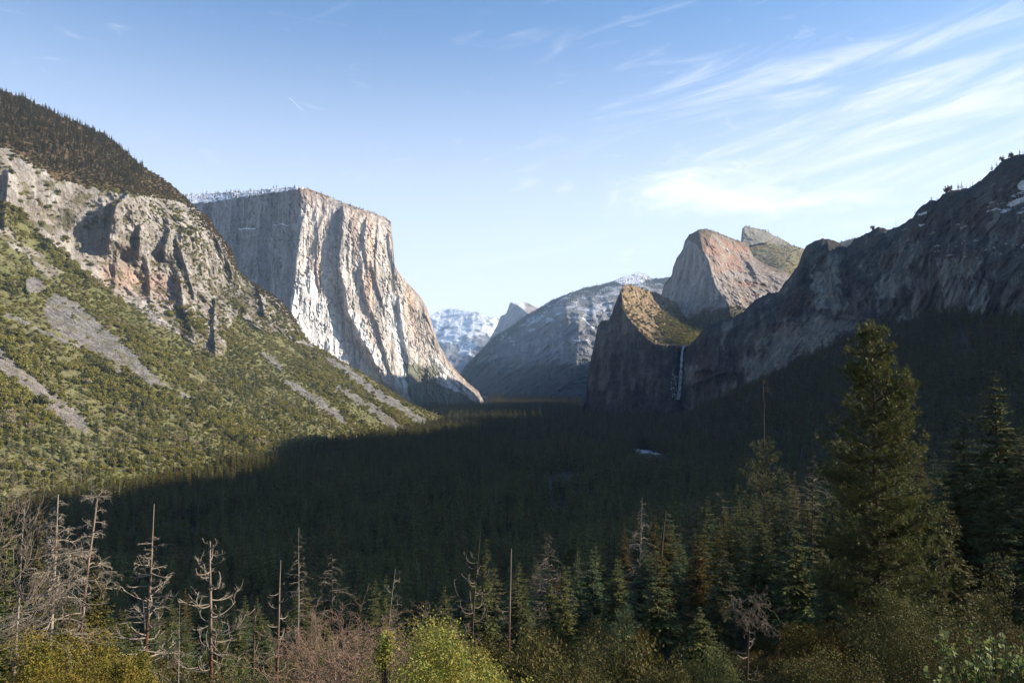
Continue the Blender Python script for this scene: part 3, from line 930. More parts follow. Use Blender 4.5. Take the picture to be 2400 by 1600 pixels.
def mc_inv(px, py):
    f = sstep(px - line_x(py, MC_EDGE), -4, 4)
    return mc_L(px, py) * (1 - f) + mc_R(px, py) * f


def mc_disp(X, Y, Z, PX, PY):
    f = sstep(PX - line_x(PY, MC_EDGE), -4, 4)
    d = -(20 - 8 * f) * fbm(X / 60, Y / 60, Z / (300 - 200 * f), 4, .55, 401, True) - (4 + 3 * f) * fbm(X / 16, Y / 16, Z / 40, 3, .6, 403, True) + (8 + 8 * f) * fbm(X / 45, Y / 45, Z / 45, 4, .5, 405)
    d = d - 14 * f * steps(fbm(X / 55, Y / 55, Z / 30, 3, .5, 407), 3.0)
    for cr, A, wl, wr in (([(1668, 560), (1676, 580), (1684, 600)], 35, 22, 30), ([(1745, 600), (1765, 630), (1775, 650)], 30, 14, 20), ([(1765, 680), (1780, 690)], 30, 12, 20)):
        d = d + buttress(PX, PY, cr, A, wl, wr)
    ty = line_y(PX, MC_TOP)
    d = d + 110 * np.exp(-np.clip(PY - ty, 0, None) / 9.0)
    return d


def mc_col(X, Y, Z, PX, PY):
    f = sstep(PX - line_x(PY, MC_EDGE), -5, 5)
    st = fbm(X / 24, Y / 24, Z / 260, 4, .6, 411)
    c = base_col((.25, .24, .225), PX)
    c = lerp(c, rgb(.36, .345, .32), sstep(st, .0, .4) * .7)
    c = lerp(c, rgb(.17, .16, .155), sstep(-st, .05, .4) * .6)
    k = lerp(base_col((.27, .22, .18), PX), rgb(.37, .325, .28), sstep(fbm(X / 40, Y / 40, Z / 40, 4, .6, 413), -.05, .35))
    org = sstep(fbm(X / 130, Y / 130, Z / 60, 4, .6, 415) + .25 * (1 - sstep(PY, 560, 650)), .08, .35)
    k = lerp(k, rgb(.32, .165, .105), org * .7)
    k = lerp(k, rgb(.15, .13, .11), sstep(fbm(X / 22, Y / 22, Z / 14, 4, .6, 417), .22, .4) * .7)
    c = lerp(c, k, f)
    ty = line_y(PX, MC_TOP)
    topn = np.exp(-np.clip(PY - ty, 0, None) / 9.0) + .9 * inside(PX, PY, [(1605, 560), (1640, 536), (1670, 545), (1660, 570), (1650, 600), (1630, 570)])
    c = lerp(c, rgb(.12, .085, .05), np.clip(topn * (1 + 1.2 * fbm(X / 30, Y / 30, Z / 30, 3, .6, 419)), 0, 1) * .9)
    c = lerp(c, rgb(.085, .08, .045), sstep(PY + 8 * noise3(PX / 10, 0 * PX, 0., 421), np.interp(PX, [1600, 1640, 1700, 1740, 1760], [745, 724, 712, 722, 760]), np.interp(PX, [1600, 1640, 1700, 1740, 1760], [755, 732, 720, 730, 770])) * .9)
    return c


middle_peak = Relief('middle_peak', MC_TOP, [(1540, 880), (1900, 880)], np.arange(1540, 1900, 1.5), 200, mc_inv, mc_disp, mc_col, M['granite'], back=(7, 34, 1.7), jag=(2.2, 1 / 8.), seed=5,
                     label='grey granite peak with a bare orange-stained sunlit flank')

# ---------- the peak behind it
BP_TOP = [(1700, 620), (1734, 600), (1737, 558), (1739, 535), (1746, 530), (1766, 533), (1782, 537), (1797, 541), (1823, 557), (1839, 563), (1861, 576), (1884, 583), (1920, 580), (1955, 572), (1990, 561), (2010, 556), (2040, 549), (2080, 545)]
bp_inv = tps([(1738, 557, 5558), (1742, 535, 5593), (1766, 533, 5674), (1839, 563, 5733), (1884, 582, 5616), (1753, 600, 5265), (1800, 575, 5499), (1850, 640, 4856), (1960, 575, 5967), (2010, 558, 5967), (2050, 548, 5967), (1900, 620, 5499), (1780, 650, 4914), (2050, 700, 5031), (1800, 720, 4563)])


def bp_disp(X, Y, Z, PX, PY):
    d = -26 * fbm(X / 70, Y / 70, Z / 90, 4, .55, 501, True) + 12 * fbm(X / 30, Y / 30, Z / 30, 3, .55, 503)
    d = d + 90 * np.exp(-np.clip(PY - line_y(PX, BP_TOP), 0, None) / 7.0) - 70 * inside(PX, PY, [(1735, 525), (1800, 535), (1820, 556), (1800, 568), (1750, 578), (1735, 575)])
    return d


def bp_col(X, Y, Z, PX, PY):
    c = lerp(base_col((.16, .12, .05), PX), rgb(.12, .12, .06), sstep(fbm(X / 50, Y / 50, Z / 50, 4, .6, 511), 0, .3))
    r = soft_inside(PX, PY, [(1735, 525), (1800, 535), (1826, 558), (1845, 575), (1835, 580), (1800, 566), (1750, 578), (1735, 575)], 5, 1 / 10., 513)
    c = lerp(c, rgb(.20, .18, .16), r)
    c = lerp(c, rgb(.26, .235, .21), sstep(fbm(X / 30, Y / 30, Z / 20, 4, .6, 515), .2, .4) * .7)
    return c


back_peak = Relief('back_peak', BP_TOP, [(1700, 800), (2080, 800)], np.arange(1700, 2080, 2.0), 110, lambda x, y: bp_inv(x, y), bp_disp, bp_col, M['dark_cliff'], back=(6, 60, 1.2), jag=(2.2, 1 / 7.), seed=6,
                   label='brushy brown peak with a dark square summit block')

# ---------- far valley wall, in blue haze
FW_TOP = [(1060, 950), (1070, 900), (1085, 866), (1116, 831), (1154, 792), (1199, 764), (1234, 738), (1262, 722), (1288, 706), (1333, 687), (1371, 674), (1409, 667), (1444, 656), (1473, 645), (1492, 640), (1505, 641), (1530, 653), (1543, 653), (1565, 650), (1620, 650), (1720, 660)]
fw_inv = tps([(1085, 870, 7300), (1116, 830, 7400), (1199, 763, 7800), (1288, 705, 8200), (1371, 673, 8700), (1492, 639, 9600), (1565, 649, 9000), (1700, 650, 8900), (1100, 928, 6600), (1250, 928, 5800), (1370, 928, 5300), (1326, 725, 7300), (1326, 800, 6500), (1450, 700, 7600), (1450, 800, 6400), (1600, 900, 5000), (1250, 840, 6600), (1720, 950, 4900)])
FW_B = [([(1326, 706), (1328, 735), (1325, 752)], 60, 12, 22), ([(1352, 715), (1358, 760), (1350, 840)], 80, 16, 50), ([(1385, 690), (1390, 720), (1388, 760)], 70, 18, 60), ([(1420, 690), (1440, 760), (1450, 850)], 40, 26, 60),
        ([(1200, 790), (1215, 830), (1230, 870)], 50, 24, 50), ([(1280, 740), (1270, 800), (1250, 850)], 60, 24, 50), ([(1150, 830), (1160, 880)], 40, 20, 40)]


def fw_disp(X, Y, Z, PX, PY):
    d = 0
    for cr, A, wl, wr in FW_B:
        d = d + buttress(PX, PY, cr, A, wl, wr)
    d = d - 90 * fbm(X / 230, Y / 230, Z / 360, 5, .62, 601, True) - 22 * fbm(X / 60, Y / 60, Z / 90, 3, .6, 603, True)
    d = d + 260 * np.exp(-np.clip(PY - line_y(PX, FW_TOP), 0, None) / 9.0)
    return d


def fw_col(X, Y, Z, PX, PY):
    n = fbm(X / 160, Y / 160, Z / 200, 4, .6, 611)
    c = lerp(base_col((.15, .145, .14), PX), rgb(.27, .255, .24), sstep(n + .6 * fbm(PX / 9, 0 * PX, Z / 260, 4, .6, 612), -.1, .35))
    h = PY - line_y(PX, FW_TOP)
    tree = np.clip(1 - sstep(h, 8, 26) + .25 * n, 0, 1)
    low = sstep(PY + 55 * n + 22 * np.abs(((PX / 95.0) % 1.0) - .5) - 8, 832, 862)
    left = (1 - sstep(PX, 1180, 1260)) * sstep(n, -.2, .2) * (1 - sstep(h, 20, 70))
    c = lerp(c, rgb(.028, .034, .03), np.clip(tree * .9 + low * .85 + left * .8, 0, 1))
    s = fbm(X / 90, Z / 75, Y / 400, 5, .68, 617)
    hi = (1 - sstep(PY, 700, 800)) * sstep(h, 3, 12)
    sm = sstep(s + .22 * hi - .25 * sstep(h, 40, 100), .24, .36) * (1 - sstep(PY, 780, 850))
    c = lerp(c, rgb(.50, .52, .56), sm * .62)
    dome = inside(PX, PY, [(1440, 660), (1473, 640), (1492, 634), (1512, 642), (1535, 656), (1500, 664), (1460, 666)])
    c = lerp(c, rgb(.80, .80, .84), dome * sstep(s + .3 - .35 * sstep(PX, 1500, 1515), -.1, .1))
    led = (np.abs(PY - np.interp(PX, [1366, 1378, 1392], [743, 757, 768]) - 1) < 1.6) & (PX > 1364) & (PX < 1393)
    led |= (np.abs(PY - 798 - 2 * noise3(PX / 12, 0 * PX, 0., 620)) < 1.3) & (PX > 1342) & (PX < 1378)
    c = lerp(c, rgb(.75, .76, .8), led.astype(float))
    return c


far_wall = Relief('far_wall', FW_TOP, [(1060, 990), (1720, 990)], np.arange(1060, 1720, 1.6), 200, lambda x, y: fw_inv(x, y), fw_disp, fw_col, M['far_rock'], back=(7, 160, 0.35), jag=(1.4, 1 / 6.), seed=7,
                  label='long snow-dusted valley wall fading into blue haze')

# ---------- the split dome
HD_TOP = [(1120, 840), (1150, 790), (1165, 763), (1173, 741), (1186, 735), (1191, 722), (1195, 710), (1199, 708), (1215, 711), (1227, 707), (1240, 711), (1259, 722), (1290, 745), (1340, 790)]
HD_EDGE = [(1190, 705), (1199, 709), (1215, 717), (1226, 725), (1240, 738), (1270, 760), (1340, 800)]
hd_F = tps([(1120, 840, 12600), (1165, 763, 12700), (1197, 709, 12500), (1215, 717, 12350), (1240, 738, 12150), (1270, 760, 11900), (1200, 800, 12100), (1240, 850, 11600), (1340, 800, 11500), (1120, 950, 11400), (1340, 950, 11000)])
hd_C = tps([(1197, 709, 12500), (1215, 717, 12350), (1240, 738, 12150), (1227, 707, 12800), (1259, 722, 12650), (1290, 745, 12300), (1270, 760, 11900)])


def hd_inv(px, py):
    ey = line_y(px, HD_EDGE)
    f = (1 - sstep(py - ey, -2, 2)) * (px > 1196)
    return hd_F(px, py) * (1 - f) + hd_C(px, py) * f


def hd_col(X, Y, Z, PX, PY):
    c = lerp(base_col((.27, .26, .25), PX), rgb(.18, .18, .18), sstep(fbm(X / 140, Y / 140, Z / 900, 4, .6, 701), -.1, .4))
    f = (1 - sstep(PY - line_y(PX, HD_EDGE), -2, 2)) * (PX > 1198)
    c = lerp(c, rgb(.24, .19, .155), f)
    s = fbm(X / 160, Y / 160, Z / 120, 4, .6, 703)
    c = lerp(c, rgb(.55, .56, .6), f * (1 - sstep(PX, 1222, 1236)))
    c = lerp(c, rgb(.5, .5, .53), f * sstep(s, .1, .25) * .5)
    c = lerp(c, rgb(.70, .72, .78), sstep(s, .15, .3) * sstep(PY, 765, 790) * (1 - sstep(PY, 830, 860)) * .7)
    return c


dome_peak = Relief('dome_peak', HD_TOP, [(1120, 980), (1340, 980)], np.arange(1120, 1340, 1.6), 120, hd_inv, lambda X, Y, Z, PX, PY: -70 * fbm(X / 300, Y / 300, Z / 700, 4, .55, 711, True), hd_col, M['far_rock'],
                   back=(6, 180, 0.3), jag=(.5, 1 / 6.), seed=8, label='distant split granite dome with a sheer shaded face')

SR_TOP = [(880, 800), (960, 752), (1010, 738), (1030, 728), (1058, 721), (1075, 725), (1087, 728), (1103, 730), (1116, 729), (1132, 738), (1150, 741), (1170, 744), (1200, 760), (1260, 800)]
sr_inv = tps([(880, 800, 15500), (960, 752, 16500), (1058, 721, 17000), (1116, 729, 16500), (1170, 744, 16200), (1260, 800, 15500), (1000, 850, 14500), (1100, 850, 14200), (1000, 960, 13000), (1200, 960, 13000)])


def sr_col(X, Y, Z, PX, PY):
    s = fbm(X / 420, Y / 420, Z / 260, 5, .6, 801)
    c = base_col((.20, .20, .21), PX)
    sm = sstep(s + .62 * (1 - sstep(PY, 735, 805)), .06, .2) * (1 - sstep(PY, 835, 865))
    c = lerp(c, rgb(.70, .71, .74), sm)
    rk = sstep(fbm(X / 150, Y / 150, Z / 150, 4, .6, 805), .2, .35) * inside(PX, PY, [(1090, 740), (1115, 729), (1150, 742), (1160, 762), (1120, 765)])
    c = lerp(c, rgb(.22, .20, .18), rk * .9)
    return c


snow_range = Relief('snow_range', SR_TOP, [(880, 985), (1260, 985)], np.arange(880, 1260, 1.8), 130, lambda x, y: sr_inv(x, y),
                    lambda X, Y, Z, PX, PY: -240 * fbm(X / 900, Y / 900, Z / 900, 4, .5, 811, True) - 60 * fbm(X / 250, Y / 250, Z / 250, 3, .55, 812, True), sr_col, M['far_rock'],
                    back=(6, 250, 0.3), jag=(.8, 1 / 7.), seed=9, label='snow-covered range at the far head of the valley')


# ------------------------------------------------------------------ ground: valley floor, near slope, wooded talus
def ground_z(x, y):
    x = np.asarray(x, float); y = np.asarray(y, float)
    g = np.interp(y, [-400, -60, 0, 10, 30, 70, 150, 270, 400, 600, 800, 99999], [120, 12, -5, -8.5, -17, -31, -57, -93, -125, -146, -150, -150])
    near = 1 - sstep(y, 350, 700)
    g = g + near * (0.30 * np.clip(x, 0, 110) * sstep(y, 20, 120) - 0.08 * np.clip(-x, 0, 150) * sstep(y, 60, 200))
    xf = np.interp(y, [-400, 200, 330, 700, 1000, 1500, 2000, 2350, 2600, 3000, 3400], [3000, 2000, 260, 330, 400, 370, 350, 440, 530, 700, 2500])
    rise = np.clip(x - xf, 0, None)
    tal = 0.5 * rise * rise / (rise + 60)
    z = np.maximum(g, -150 + 0 * g) + np.where(y < 3400, tal, 0)
    z = z + 2.5 * fbm(x / 60, y / 60, 0.0, 3, 0.5, 901) * sstep(y, 5, 40)
    return np.minimum(z, 900)


def build_ground():
    ys = np.concatenate([np.linspace(-400, 0, 14)[:-1], np.linspace(0, 60, 25)[:-1], np.geomspace(60, 4200, 190), np.geomspace(4400, 24000, 12)])
    xs = np.concatenate([-np.geomspace(14000, 900, 14), np.linspace(-860, 1900, 230), np.geomspace(2000, 14000, 12)])
    X, Y = np.meshgrid(xs, ys)
    Z = ground_z(X, Y)
    V = np.stack([X, Y, Z], -1).reshape(-1, 3)
    R, W = X.shape
    i = np.arange(R - 1)[:, None] * W + np.arange(W - 1)[None]
    F = np.stack([i, i + 1, i + W + 1, i + W], -1).reshape(-1, 4)
    link('ground', mesh_from('ground', V, F, [M['ground']], True), kind='structure', label='valley floor and wooded slopes below the viewpoint')


build_ground()



# unseen high rim off to the right, its crest shaped to shade the valley
def build_rim():
    ys = np.linspace(-100, 3300, 100)
    xs = np.linspace(900, 4200, 90)
    X, Y = np.meshgrid(xs, ys)
    zc = np.interp(Y, [-100, 180, 330, 420, 560, 800, 1400, 1800, 2300, 3300], [120, 180, 400, 720, 830, 860, 860, 830, 700, 500])
    xc = np.interp(Y, [-100, 400, 724, 1024, 1324, 1724, 3300], [1750, 1700, 1660, 1640, 1650, 1840, 2700])
    Z = zc - 2.0 * np.clip(xc - X, 0, None) - 0.25 * np.clip(X - xc, 0, None) + 50 * fbm(X / 150, Y / 150, 0.0, 4, .5, 951)
    Z = np.maximum(Z, -400)
    V = np.stack([X, Y, Z], -1)
    R, W = X.shape
    i = np.arange(R - 1)[:, None] * W + np.arange(W - 1)[None]
    F = np.stack([i, i + 1, i + W + 1, i + W], -1).reshape(-1, 4)
    c = lerp(base_col((.16, .15, .14), X), rgb(.06, .06, .04), sstep(fbm(X / 90, Y / 90, 0., 3, .5, 953), -.1, .2))
    link('shading_rim', mesh_from('shading_rim', V.reshape(-1, 3), F, [M['dark_cliff']], True, c.reshape(-1, 3)), kind='structure', label='unseen rocky rim shaped to cast the valley shadow')


build_rim()
build_haze()
# ------------------------------------------------------------------ vegetation meshes
def kites(base, direc, up, length, width):
    """leaf-shaped quads: base (n,3), unit direction, unit up; returns V,F"""
    side = np.cross(direc, up)
    side /= np.linalg.norm(side, axis=1)[:, None] + 1e-9
    L, W = length[:, None], width[:, None]
    a = base
    b = base + direc * L * 0.45 + side * W * 0.5
    c = base + direc * L
    d = base + direc * L * 0.45 - side * W * 0.5
    V = np.stack([a, b, c, d], 1).reshape(-1, 3)
    F = np.arange(len(V)).reshape(-1, 4)
    return V, F


def unit(v):
    return v / (np.linalg.norm(v, axis=-1, keepdims=True) + 1e-9)


def rand_unit(n, rng):
    return unit(rng.normal(size=(n, 3)))


def frustum(p0, p1, r0, r1, n=6):
    a = np.linspace(0, 2 * np.pi, n, endpoint=False)
    d = unit(np.asarray(p1, float) - p0)
    s = unit(np.cross(d, [0.31, 0.95, 0.02]))
    t = np.cross(d, s)
    ring = np.cos(a)[:, None] * s + np.sin(a)[:, None] * t
    V = np.concatenate([p0 + ring * r0, p1 + ring * r1])
    i = np.arange(n)
    F = np.stack([i, (i + 1) % n, (i + 1) % n + n, i + n], -1)
    return V, F


class Acc:
    def __init__(self):
        self.V, self.F, self.M, self.n = [], [], [], 0

    def add(self, V, F, mi=0):
        self.V.append(np.asarray(V, float)); self.F.append(np.asarray(F) + self.n); self.M.append(np.full(len(F), mi)); self.n += len(V)

    def mesh(self, name, mats, smooth=False):
        # faces may be tri or quad: group by size
        by = {}
        for f, m in zip(self.F, self.M):
            by.setdefault(f.shape[1], [[], []])
            by[f.shape[1]][0].append(f); by[f.shape[1]][1].append(m)
        Fs = [np.concatenate(v[0]) for v in by.values()]
        Ms = np.concatenate([np.concatenate(v[1]) for v in by.values()])
        return mesh_from(name, np.concatenate(self.V), Fs, mats, smooth, None, Ms)


def conifer_small(seed, fol, bark='bark_brown', H=30.0, spread=0.17, levels=20, per=7, start=0.12, droop=0.35, dead=False):
    """whole mid-distance conifer in one mesh: tapered trunk and drooping sprays"""
    rng = np.random.default_rng(seed)
    A = Acc()
    lean = rng.normal(0, .012, 2) * H
    V, F = frustum([0, 0, -2], [lean[0], lean[1], H * (.97)], H * .011, H * .001, 5)
    A.add(V, F, 1)
    base, dr, up, L, W = [], [], [], [], []
    for i in range(levels):
        z = start + (1 - start) * (i + rng.uniform(-.3, .3)) / levels
        z = min(max(z, start), .985)
        r = spread * H * ((1 - z) ** .75) * (0.55 + .45 * min(1, (z - start) * 6 + .3)) * rng.uniform(.75, 1.2)
        a0 = rng.uniform(0, 6.28)
        for k in range(per):
            if rng.random() < .12:
                continue
            a = a0 + 6.283 * k / per + rng.uniform(-.35, .35)
            rr = r * rng.uniform(.6, 1.15)
            dz = rr * (-droop * (1 - z) + .25 * z) * rng.uniform(.6, 1.4)
            h = np.array([math.cos(a), math.sin(a), 0])
            v = unit(h * rr + np.array([0, 0, dz]))
            p = np.array([lean[0] * z, lean[1] * z, z * H])
            base.append(p); dr.append(v); up.append(unit(np.array([rng.normal(0, .5), rng.normal(0, .5), 1.0])))
            ln = np.hypot(rr, dz)
            L.append(ln); W.append(ln * rng.uniform(.38, .62) if not dead else ln * .12)
            if not dead and ln > 1.6:
                # side sprays hanging off the branch
                for q in (.45, .75):
                    sd = unit(np.cross(v, [0, 0, 1])) * rng.choice([-1, 1])
                    base.append(p + v * ln * q); dr.append(unit(v * .5 + sd + np.array([0, 0, -.35])))
                    up.append(unit(np.array([rng.normal(0, .6), rng.normal(0, .6), 1.0]))); L.append(ln * .42); W.append(ln * .26)
            elif dead:
                for q in (.4, .7):
                    base.append(p + v * ln * q); dr.append(unit(v * .7 + rng.normal(0, .5, 3))); up.append(unit(rng.normal(size=3))); L.append(ln * .5); W.append(ln * .07)
    V, F = kites(np.array(base), np.array(dr), np.array(up), np.array(L), np.array(W))
    A.add(V, F, 0)
    return A.mesh('conifer_tree', [M[fol], M[bark]])


def bush_small(seed, fol, n=260, flat=.75, leaf=.24, trunk=True):
    """rounded oak or brush of unit radius: lobes of leaf clumps"""
    rng = np.random.default_rng(seed)
    lob = []
    for k in range(9):
        a = rng.uniform(0, 6.28); r = rng.uniform(.15, .62)
        lob.append((math.cos(a) * r, math.sin(a) * r, rng.uniform(.35, 1.0) * flat, rng.uniform(.3, .5)))
    lob = np.array(lob)
    k = rng.integers(0, len(lob), n)
    d = rand_unit(n, rng)
    d[:, 2] = np.abs(d[:, 2]) * 1.0 - .25
    d = unit(d)
    p = lob[k, :3] + d * lob[k, 3:4] * rng.uniform(.75, 1.05, (n, 1))
    nr = unit(d + .6 * rng.normal(size=(n, 3)))
    tang = unit(np.cross(nr, rng.normal(size=(n, 3))))
    s = leaf * rng.uniform(.6, 1.2, n)
    V, F = kites(p - tang * s[:, None] * .5, tang, nr, s, s * .9)
    A = Acc()
    A.add(V, F, 0)
    if trunk:
        V, F = frustum([0, 0, -.5], [0.05, 0, flat * .7], .06, .03, 5)
        A.add(V, F, 1)
    return A.mesh('oak_tree', [M[fol], M['bark_brown']])


# ---- proper near trees: numpy built boughs with sprays
def conifer_near(seed, H=28.0, spread=.18, levels=44, per=6, start=.08, droop=.5, sprays=9, fine=.55, jitter=.35, gap=.1):
    rng = np.random.default_rng(seed)
    T = Acc(); G = Acc()
    n = 9
    px = np.cumsum(rng.normal(0, .05, n)); py_ = np.cumsum(rng.normal(0, .05, n))
    zs = np.linspace(-2, H, n)
    for i in range(n - 1):
        f0, f1 = 1 - max(zs[i], 0) / H, 1 - max(zs[i + 1], 0) / H
        V, F = frustum([px[i], py_[i], zs[i]], [px[i + 1], py_[i + 1], zs[i + 1]], .015 + H * .0125 * f0, .012 + H * .0125 * f1, 8)
        T.add(V, F)
    B, D_, U, L, W = [], [], [], [], []
    for i in range(levels):
        z = start + (1 - start) * (i + rng.uniform(-.5, .5)) / levels
        z = min(max(z, start), .99)
        prof = ((1 - z) ** .8) * (0.45 + .55 * min(1, (z - start) * 4 + .2))
        for k in range(per):
            if rng.random() < gap:
                continue
            a = rng.uniform(0, 6.283)
            rr = max(.35, spread * H * prof * rng.uniform(1 - jitter * 1.4, 1 + jitter))
            h = np.array([math.cos(a), math.sin(a), 0.0])
            p0 = np.array([np.interp(z * H, zs, px), np.interp(z * H, zs, py_), z * H])
            e = rng.uniform(.5, 1.3)
            # limb curve: out, down, tip turning up
            ts = np.linspace(0, 1, sprays + 2)[1:]
            sag = -droop * (1 - z * .9) * e
            pts = p0 + h * rr * ts[:, None] + np.array([0, 0, 1.0]) * (rr * (sag * ts - sag * .45 * ts ** 3 + .25 * z * ts))[:, None]
            V, F = frustum(p0, pts[len(pts) // 2], .012 * rr + .012, .006 * rr + .006, 3)
            T.add(V, F)
            tang = unit(np.gradient(pts, axis=0))
            side = unit(np.cross(tang, [0, 0, 1.0]))
            m = len(ts)
            for sgn in (-1, 1, 0):
                b = pts + rng.normal(0, .04 * rr, (m, 3))
                dv = unit(tang * .75 + side * sgn * 0.9 + np.array([0, 0, -.25]) + rng.normal(0, .25, (m, 3)))
                ln = rr * .34 * (1.15 - .75 * ts) * rng.uniform(.6, 1.2, m) + .10
                B.append(b); D_.append(dv); U.append(unit(rng.normal(0, .55, (m, 3)) + np.array([0, 0, 1.0]))); L.append(ln); W.append(ln * fine * rng.uniform(.5, 1.0, m))
    V, F = kites(np.concatenate(B), np.concatenate(D_), np.concatenate(U), np.concatenate(L), np.concatenate(W))
    G.add(V, F)
    return T, G


def tufted_pine(seed, H, width, base_z, tuft=.42, needles=15, whorls=34, per=5, nw=.02, up=.35, start=None, dens=1.0):
    """long-needled pine: curved limbs that end in round needle tufts"""
    rng = np.random.default_rng(seed)
    T, Bm, G = Acc(), Acc(), Acc()
    zs = np.linspace(0, H, 14)
    px = np.cumsum(rng.normal(0, .035, 14)); py_ = np.cumsum(rng.normal(0, .035, 14))
    for i in range(13):
        V, F = frustum([px[i], py_[i], zs[i]], [px[i + 1], py_[i + 1], zs[i + 1]], .03 + .012 * H * (1 - zs[i] / H), .03 + .012 * H * (1 - zs[i + 1] / H), 10)
        T.add(V, F)
    cen, dirs = [], []
    for i in range(whorls):
        t = (i + rng.uniform(-.3, .3)) / whorls
        z = base_z + (H - base_z) * min(max(t, 0), .995)
        tt = (z - base_z) / (H - base_z)
        r = width * np.interp(tt, [0, .12, .3, .55, .8, .93, 1], [.75, 1.0, 1.0, .8, .45, .28, .08])
        for k in range(per):
            a = rng.uniform(0, 6.283)
            rr = r * rng.uniform(.55, 1.12)
            h = np.array([math.cos(a), math.sin(a), 0.0])
            p0 = np.array([np.interp(z, zs, px), np.interp(z, zs, py_), z])
            slope = np.interp(tt, [0, .5, 1], [-.25, .1, .9]) + rng.normal(0, .12)
            ts = np.linspace(0, 1, 7)
            pts = p0 + h * rr * ts[:, None] + np.array([0, 0, 1.0]) * (rr * (slope * ts + up * ts ** 2.5))[:, None] + rng.normal(0, .025 * rr, (7, 3)) * ts[:, None]
            r0 = .012 + .014 * rr
            for j in range(6):
                V, F = frustum(pts[j], pts[j + 1], r0 * (1 - j / 6.5), r0 * (1 - (j + 1) / 6.5), 4)
                Bm.add(V, F)
            n_t = max(4, int(rr * 5.5 * dens))
            for q in range(n_t):
                s = rng.uniform(.28, 1) if q else 1.0
                c = np.array([np.interp(s, ts, pts[:, d]) for d in range(3)])
                sidev = unit(np.cross(h, [0, 0, 1.0])) * rng.normal(0, .20 * rr * (1.1 - s * .5)) + np.array([0, 0, abs(rng.normal(.05, .10))]) * rr
                if q:
                    V, F = frustum(c, c + sidev, .010, .006, 3)
                    Bm.add(V, F)
                cen.append(c + sidev * (1 if q else 0)); dirs.append(unit(h * .8 + np.array([0, 0, .5]) + .35 * rng.normal(size=3)))
    cen, dirs = np.array(cen), np.array(dirs)
    N = len(cen)
    b = np.repeat(cen, needles, 0); d0 = np.repeat(dirs, needles, 0)
    dv = unit(d0 * .75 + rng.normal(0, .62, (N * needles, 3)))
    L = tuft * rng.uniform(.6, 1.1, N * needles)
    V, F = kites(b, dv, unit(rng.normal(size=(N * needles, 3))), L, np.full(N * needles, nw) * rng.uniform(.7, 1.4, N * needles))
    G.add(V, F)
    return T, Bm, G


def leafy_crown(seed, rx, ry, rz, n, leaf, lobes=26, upbias=.35, fill=.35, aspect=.6, curl=.7):
    """leaf quads on many small lobes filling an uneven dome; centre at its base"""
    rng = np.random.default_rng(seed)
    d = rand_unit(lobes, rng); d[:, 2] = np.abs(d[:, 2])
    rad = rng.uniform(.45, .85, lobes)
    c = d * rad[:, None]
    lr = rng.uniform(.20, .38, lobes) * (1.1 - .3 * rad)
    k = rng.integers(0, lobes, n)
    u = rand_unit(n, rng)
    u = unit(u + np.array([0, 0, upbias]) * 1.0)
    sh = np.where(rng.random(n) < fill, rng.uniform(.2, 1, n), rng.uniform(.82, 1.08, n))
    p = c[k] + u * (lr[k] * sh)[:, None]
    # stray shoots
    p = p + (u * np.where(rng.random(n) < .05, rng.uniform(.05, .16, n), 0)[:, None])
    P = p * np.array([rx, ry, rz])
    P[:, 2] = np.maximum(P[:, 2], 0)
    nr = unit(u * .5 + curl * rng.normal(size=(n, 3)) + np.array([0, 0, .35]))
    tg = unit(np.cross(nr, rng.normal(size=(n, 3))))
    s = leaf * rng.uniform(.6, 1.3, n)
    V, F = kites(P, tg, nr, s, s * aspect)
    return V, F, c * np.array([rx, ry, rz])


# ------------------------------------------------------------------ tubes for trunks, limbs and twigs
def tube(A, pts, r0, r1, sides=5, mi=0):
    pts = np.asarray(pts, float)
    n = len(pts)
    tg = unit(np.gradient(pts, axis=0))
    ref = np.array([0.13, 0.97, 0.21]) if abs(tg[0, 1]) < .8 else np.array([.97, .1, .2])
    s = unit(np.cross(tg, ref)); t = np.cross(tg, s)
    a = np.linspace(0, 2 * np.pi, sides, endpoint=False)
    r = (r0 + (r1 - r0) * np.linspace(0, 1, n) ** .8)
    V = pts[:, None] + (np.cos(a)[None, :, None] * s[:, None] + np.sin(a)[None, :, None] * t[:, None]) * r[:, None, None]
    i = np.arange(n - 1)[:, None] * sides; j = np.arange(sides)[None]; j2 = (j + 1) % sides
    F = np.stack([i + j, i + j2, i + j2 + sides, i + j + sides], -1).reshape(-1, 4)
    A.add(V.reshape(-1, 3), F, mi)


def twiggy(A, rng, p0, d0, L, r, depth, wander=.35, lift=.0, kids=3, seg=5, spread=.8, minr=.004):
    """a crooked twig with side twigs"""
    pts = [np.array(p0, float)]
    d = unit(np.array(d0, float))
    for i in range(seg):
        d = unit(d + rng.normal(0, wander, 3) * .5 + np.array([0, 0, lift]))
        pts.append(pts[-1] + d * L / seg)
    tube(A, pts, r, max(minr, r * .35), 4 if r > .015 else 3)
    if depth > 0:
        for k in range(kids):
            q = rng.uniform(.25, 1.0)
            i = min(seg - 1, int(q * seg))
            p = pts[i] + (pts[i + 1] - pts[i]) * (q * seg - i if q * seg - i <= 1 else 1)
            dd = unit(pts[i + 1] - pts[i])
            nd = unit(dd + spread * rand_unit(1, rng)[0])
            twiggy(A, rng, p, nd, L * rng.uniform(.35, .6), max(minr, r * .55), depth - 1, wander, lift, kids, max(3, seg - 1), spread, minr)


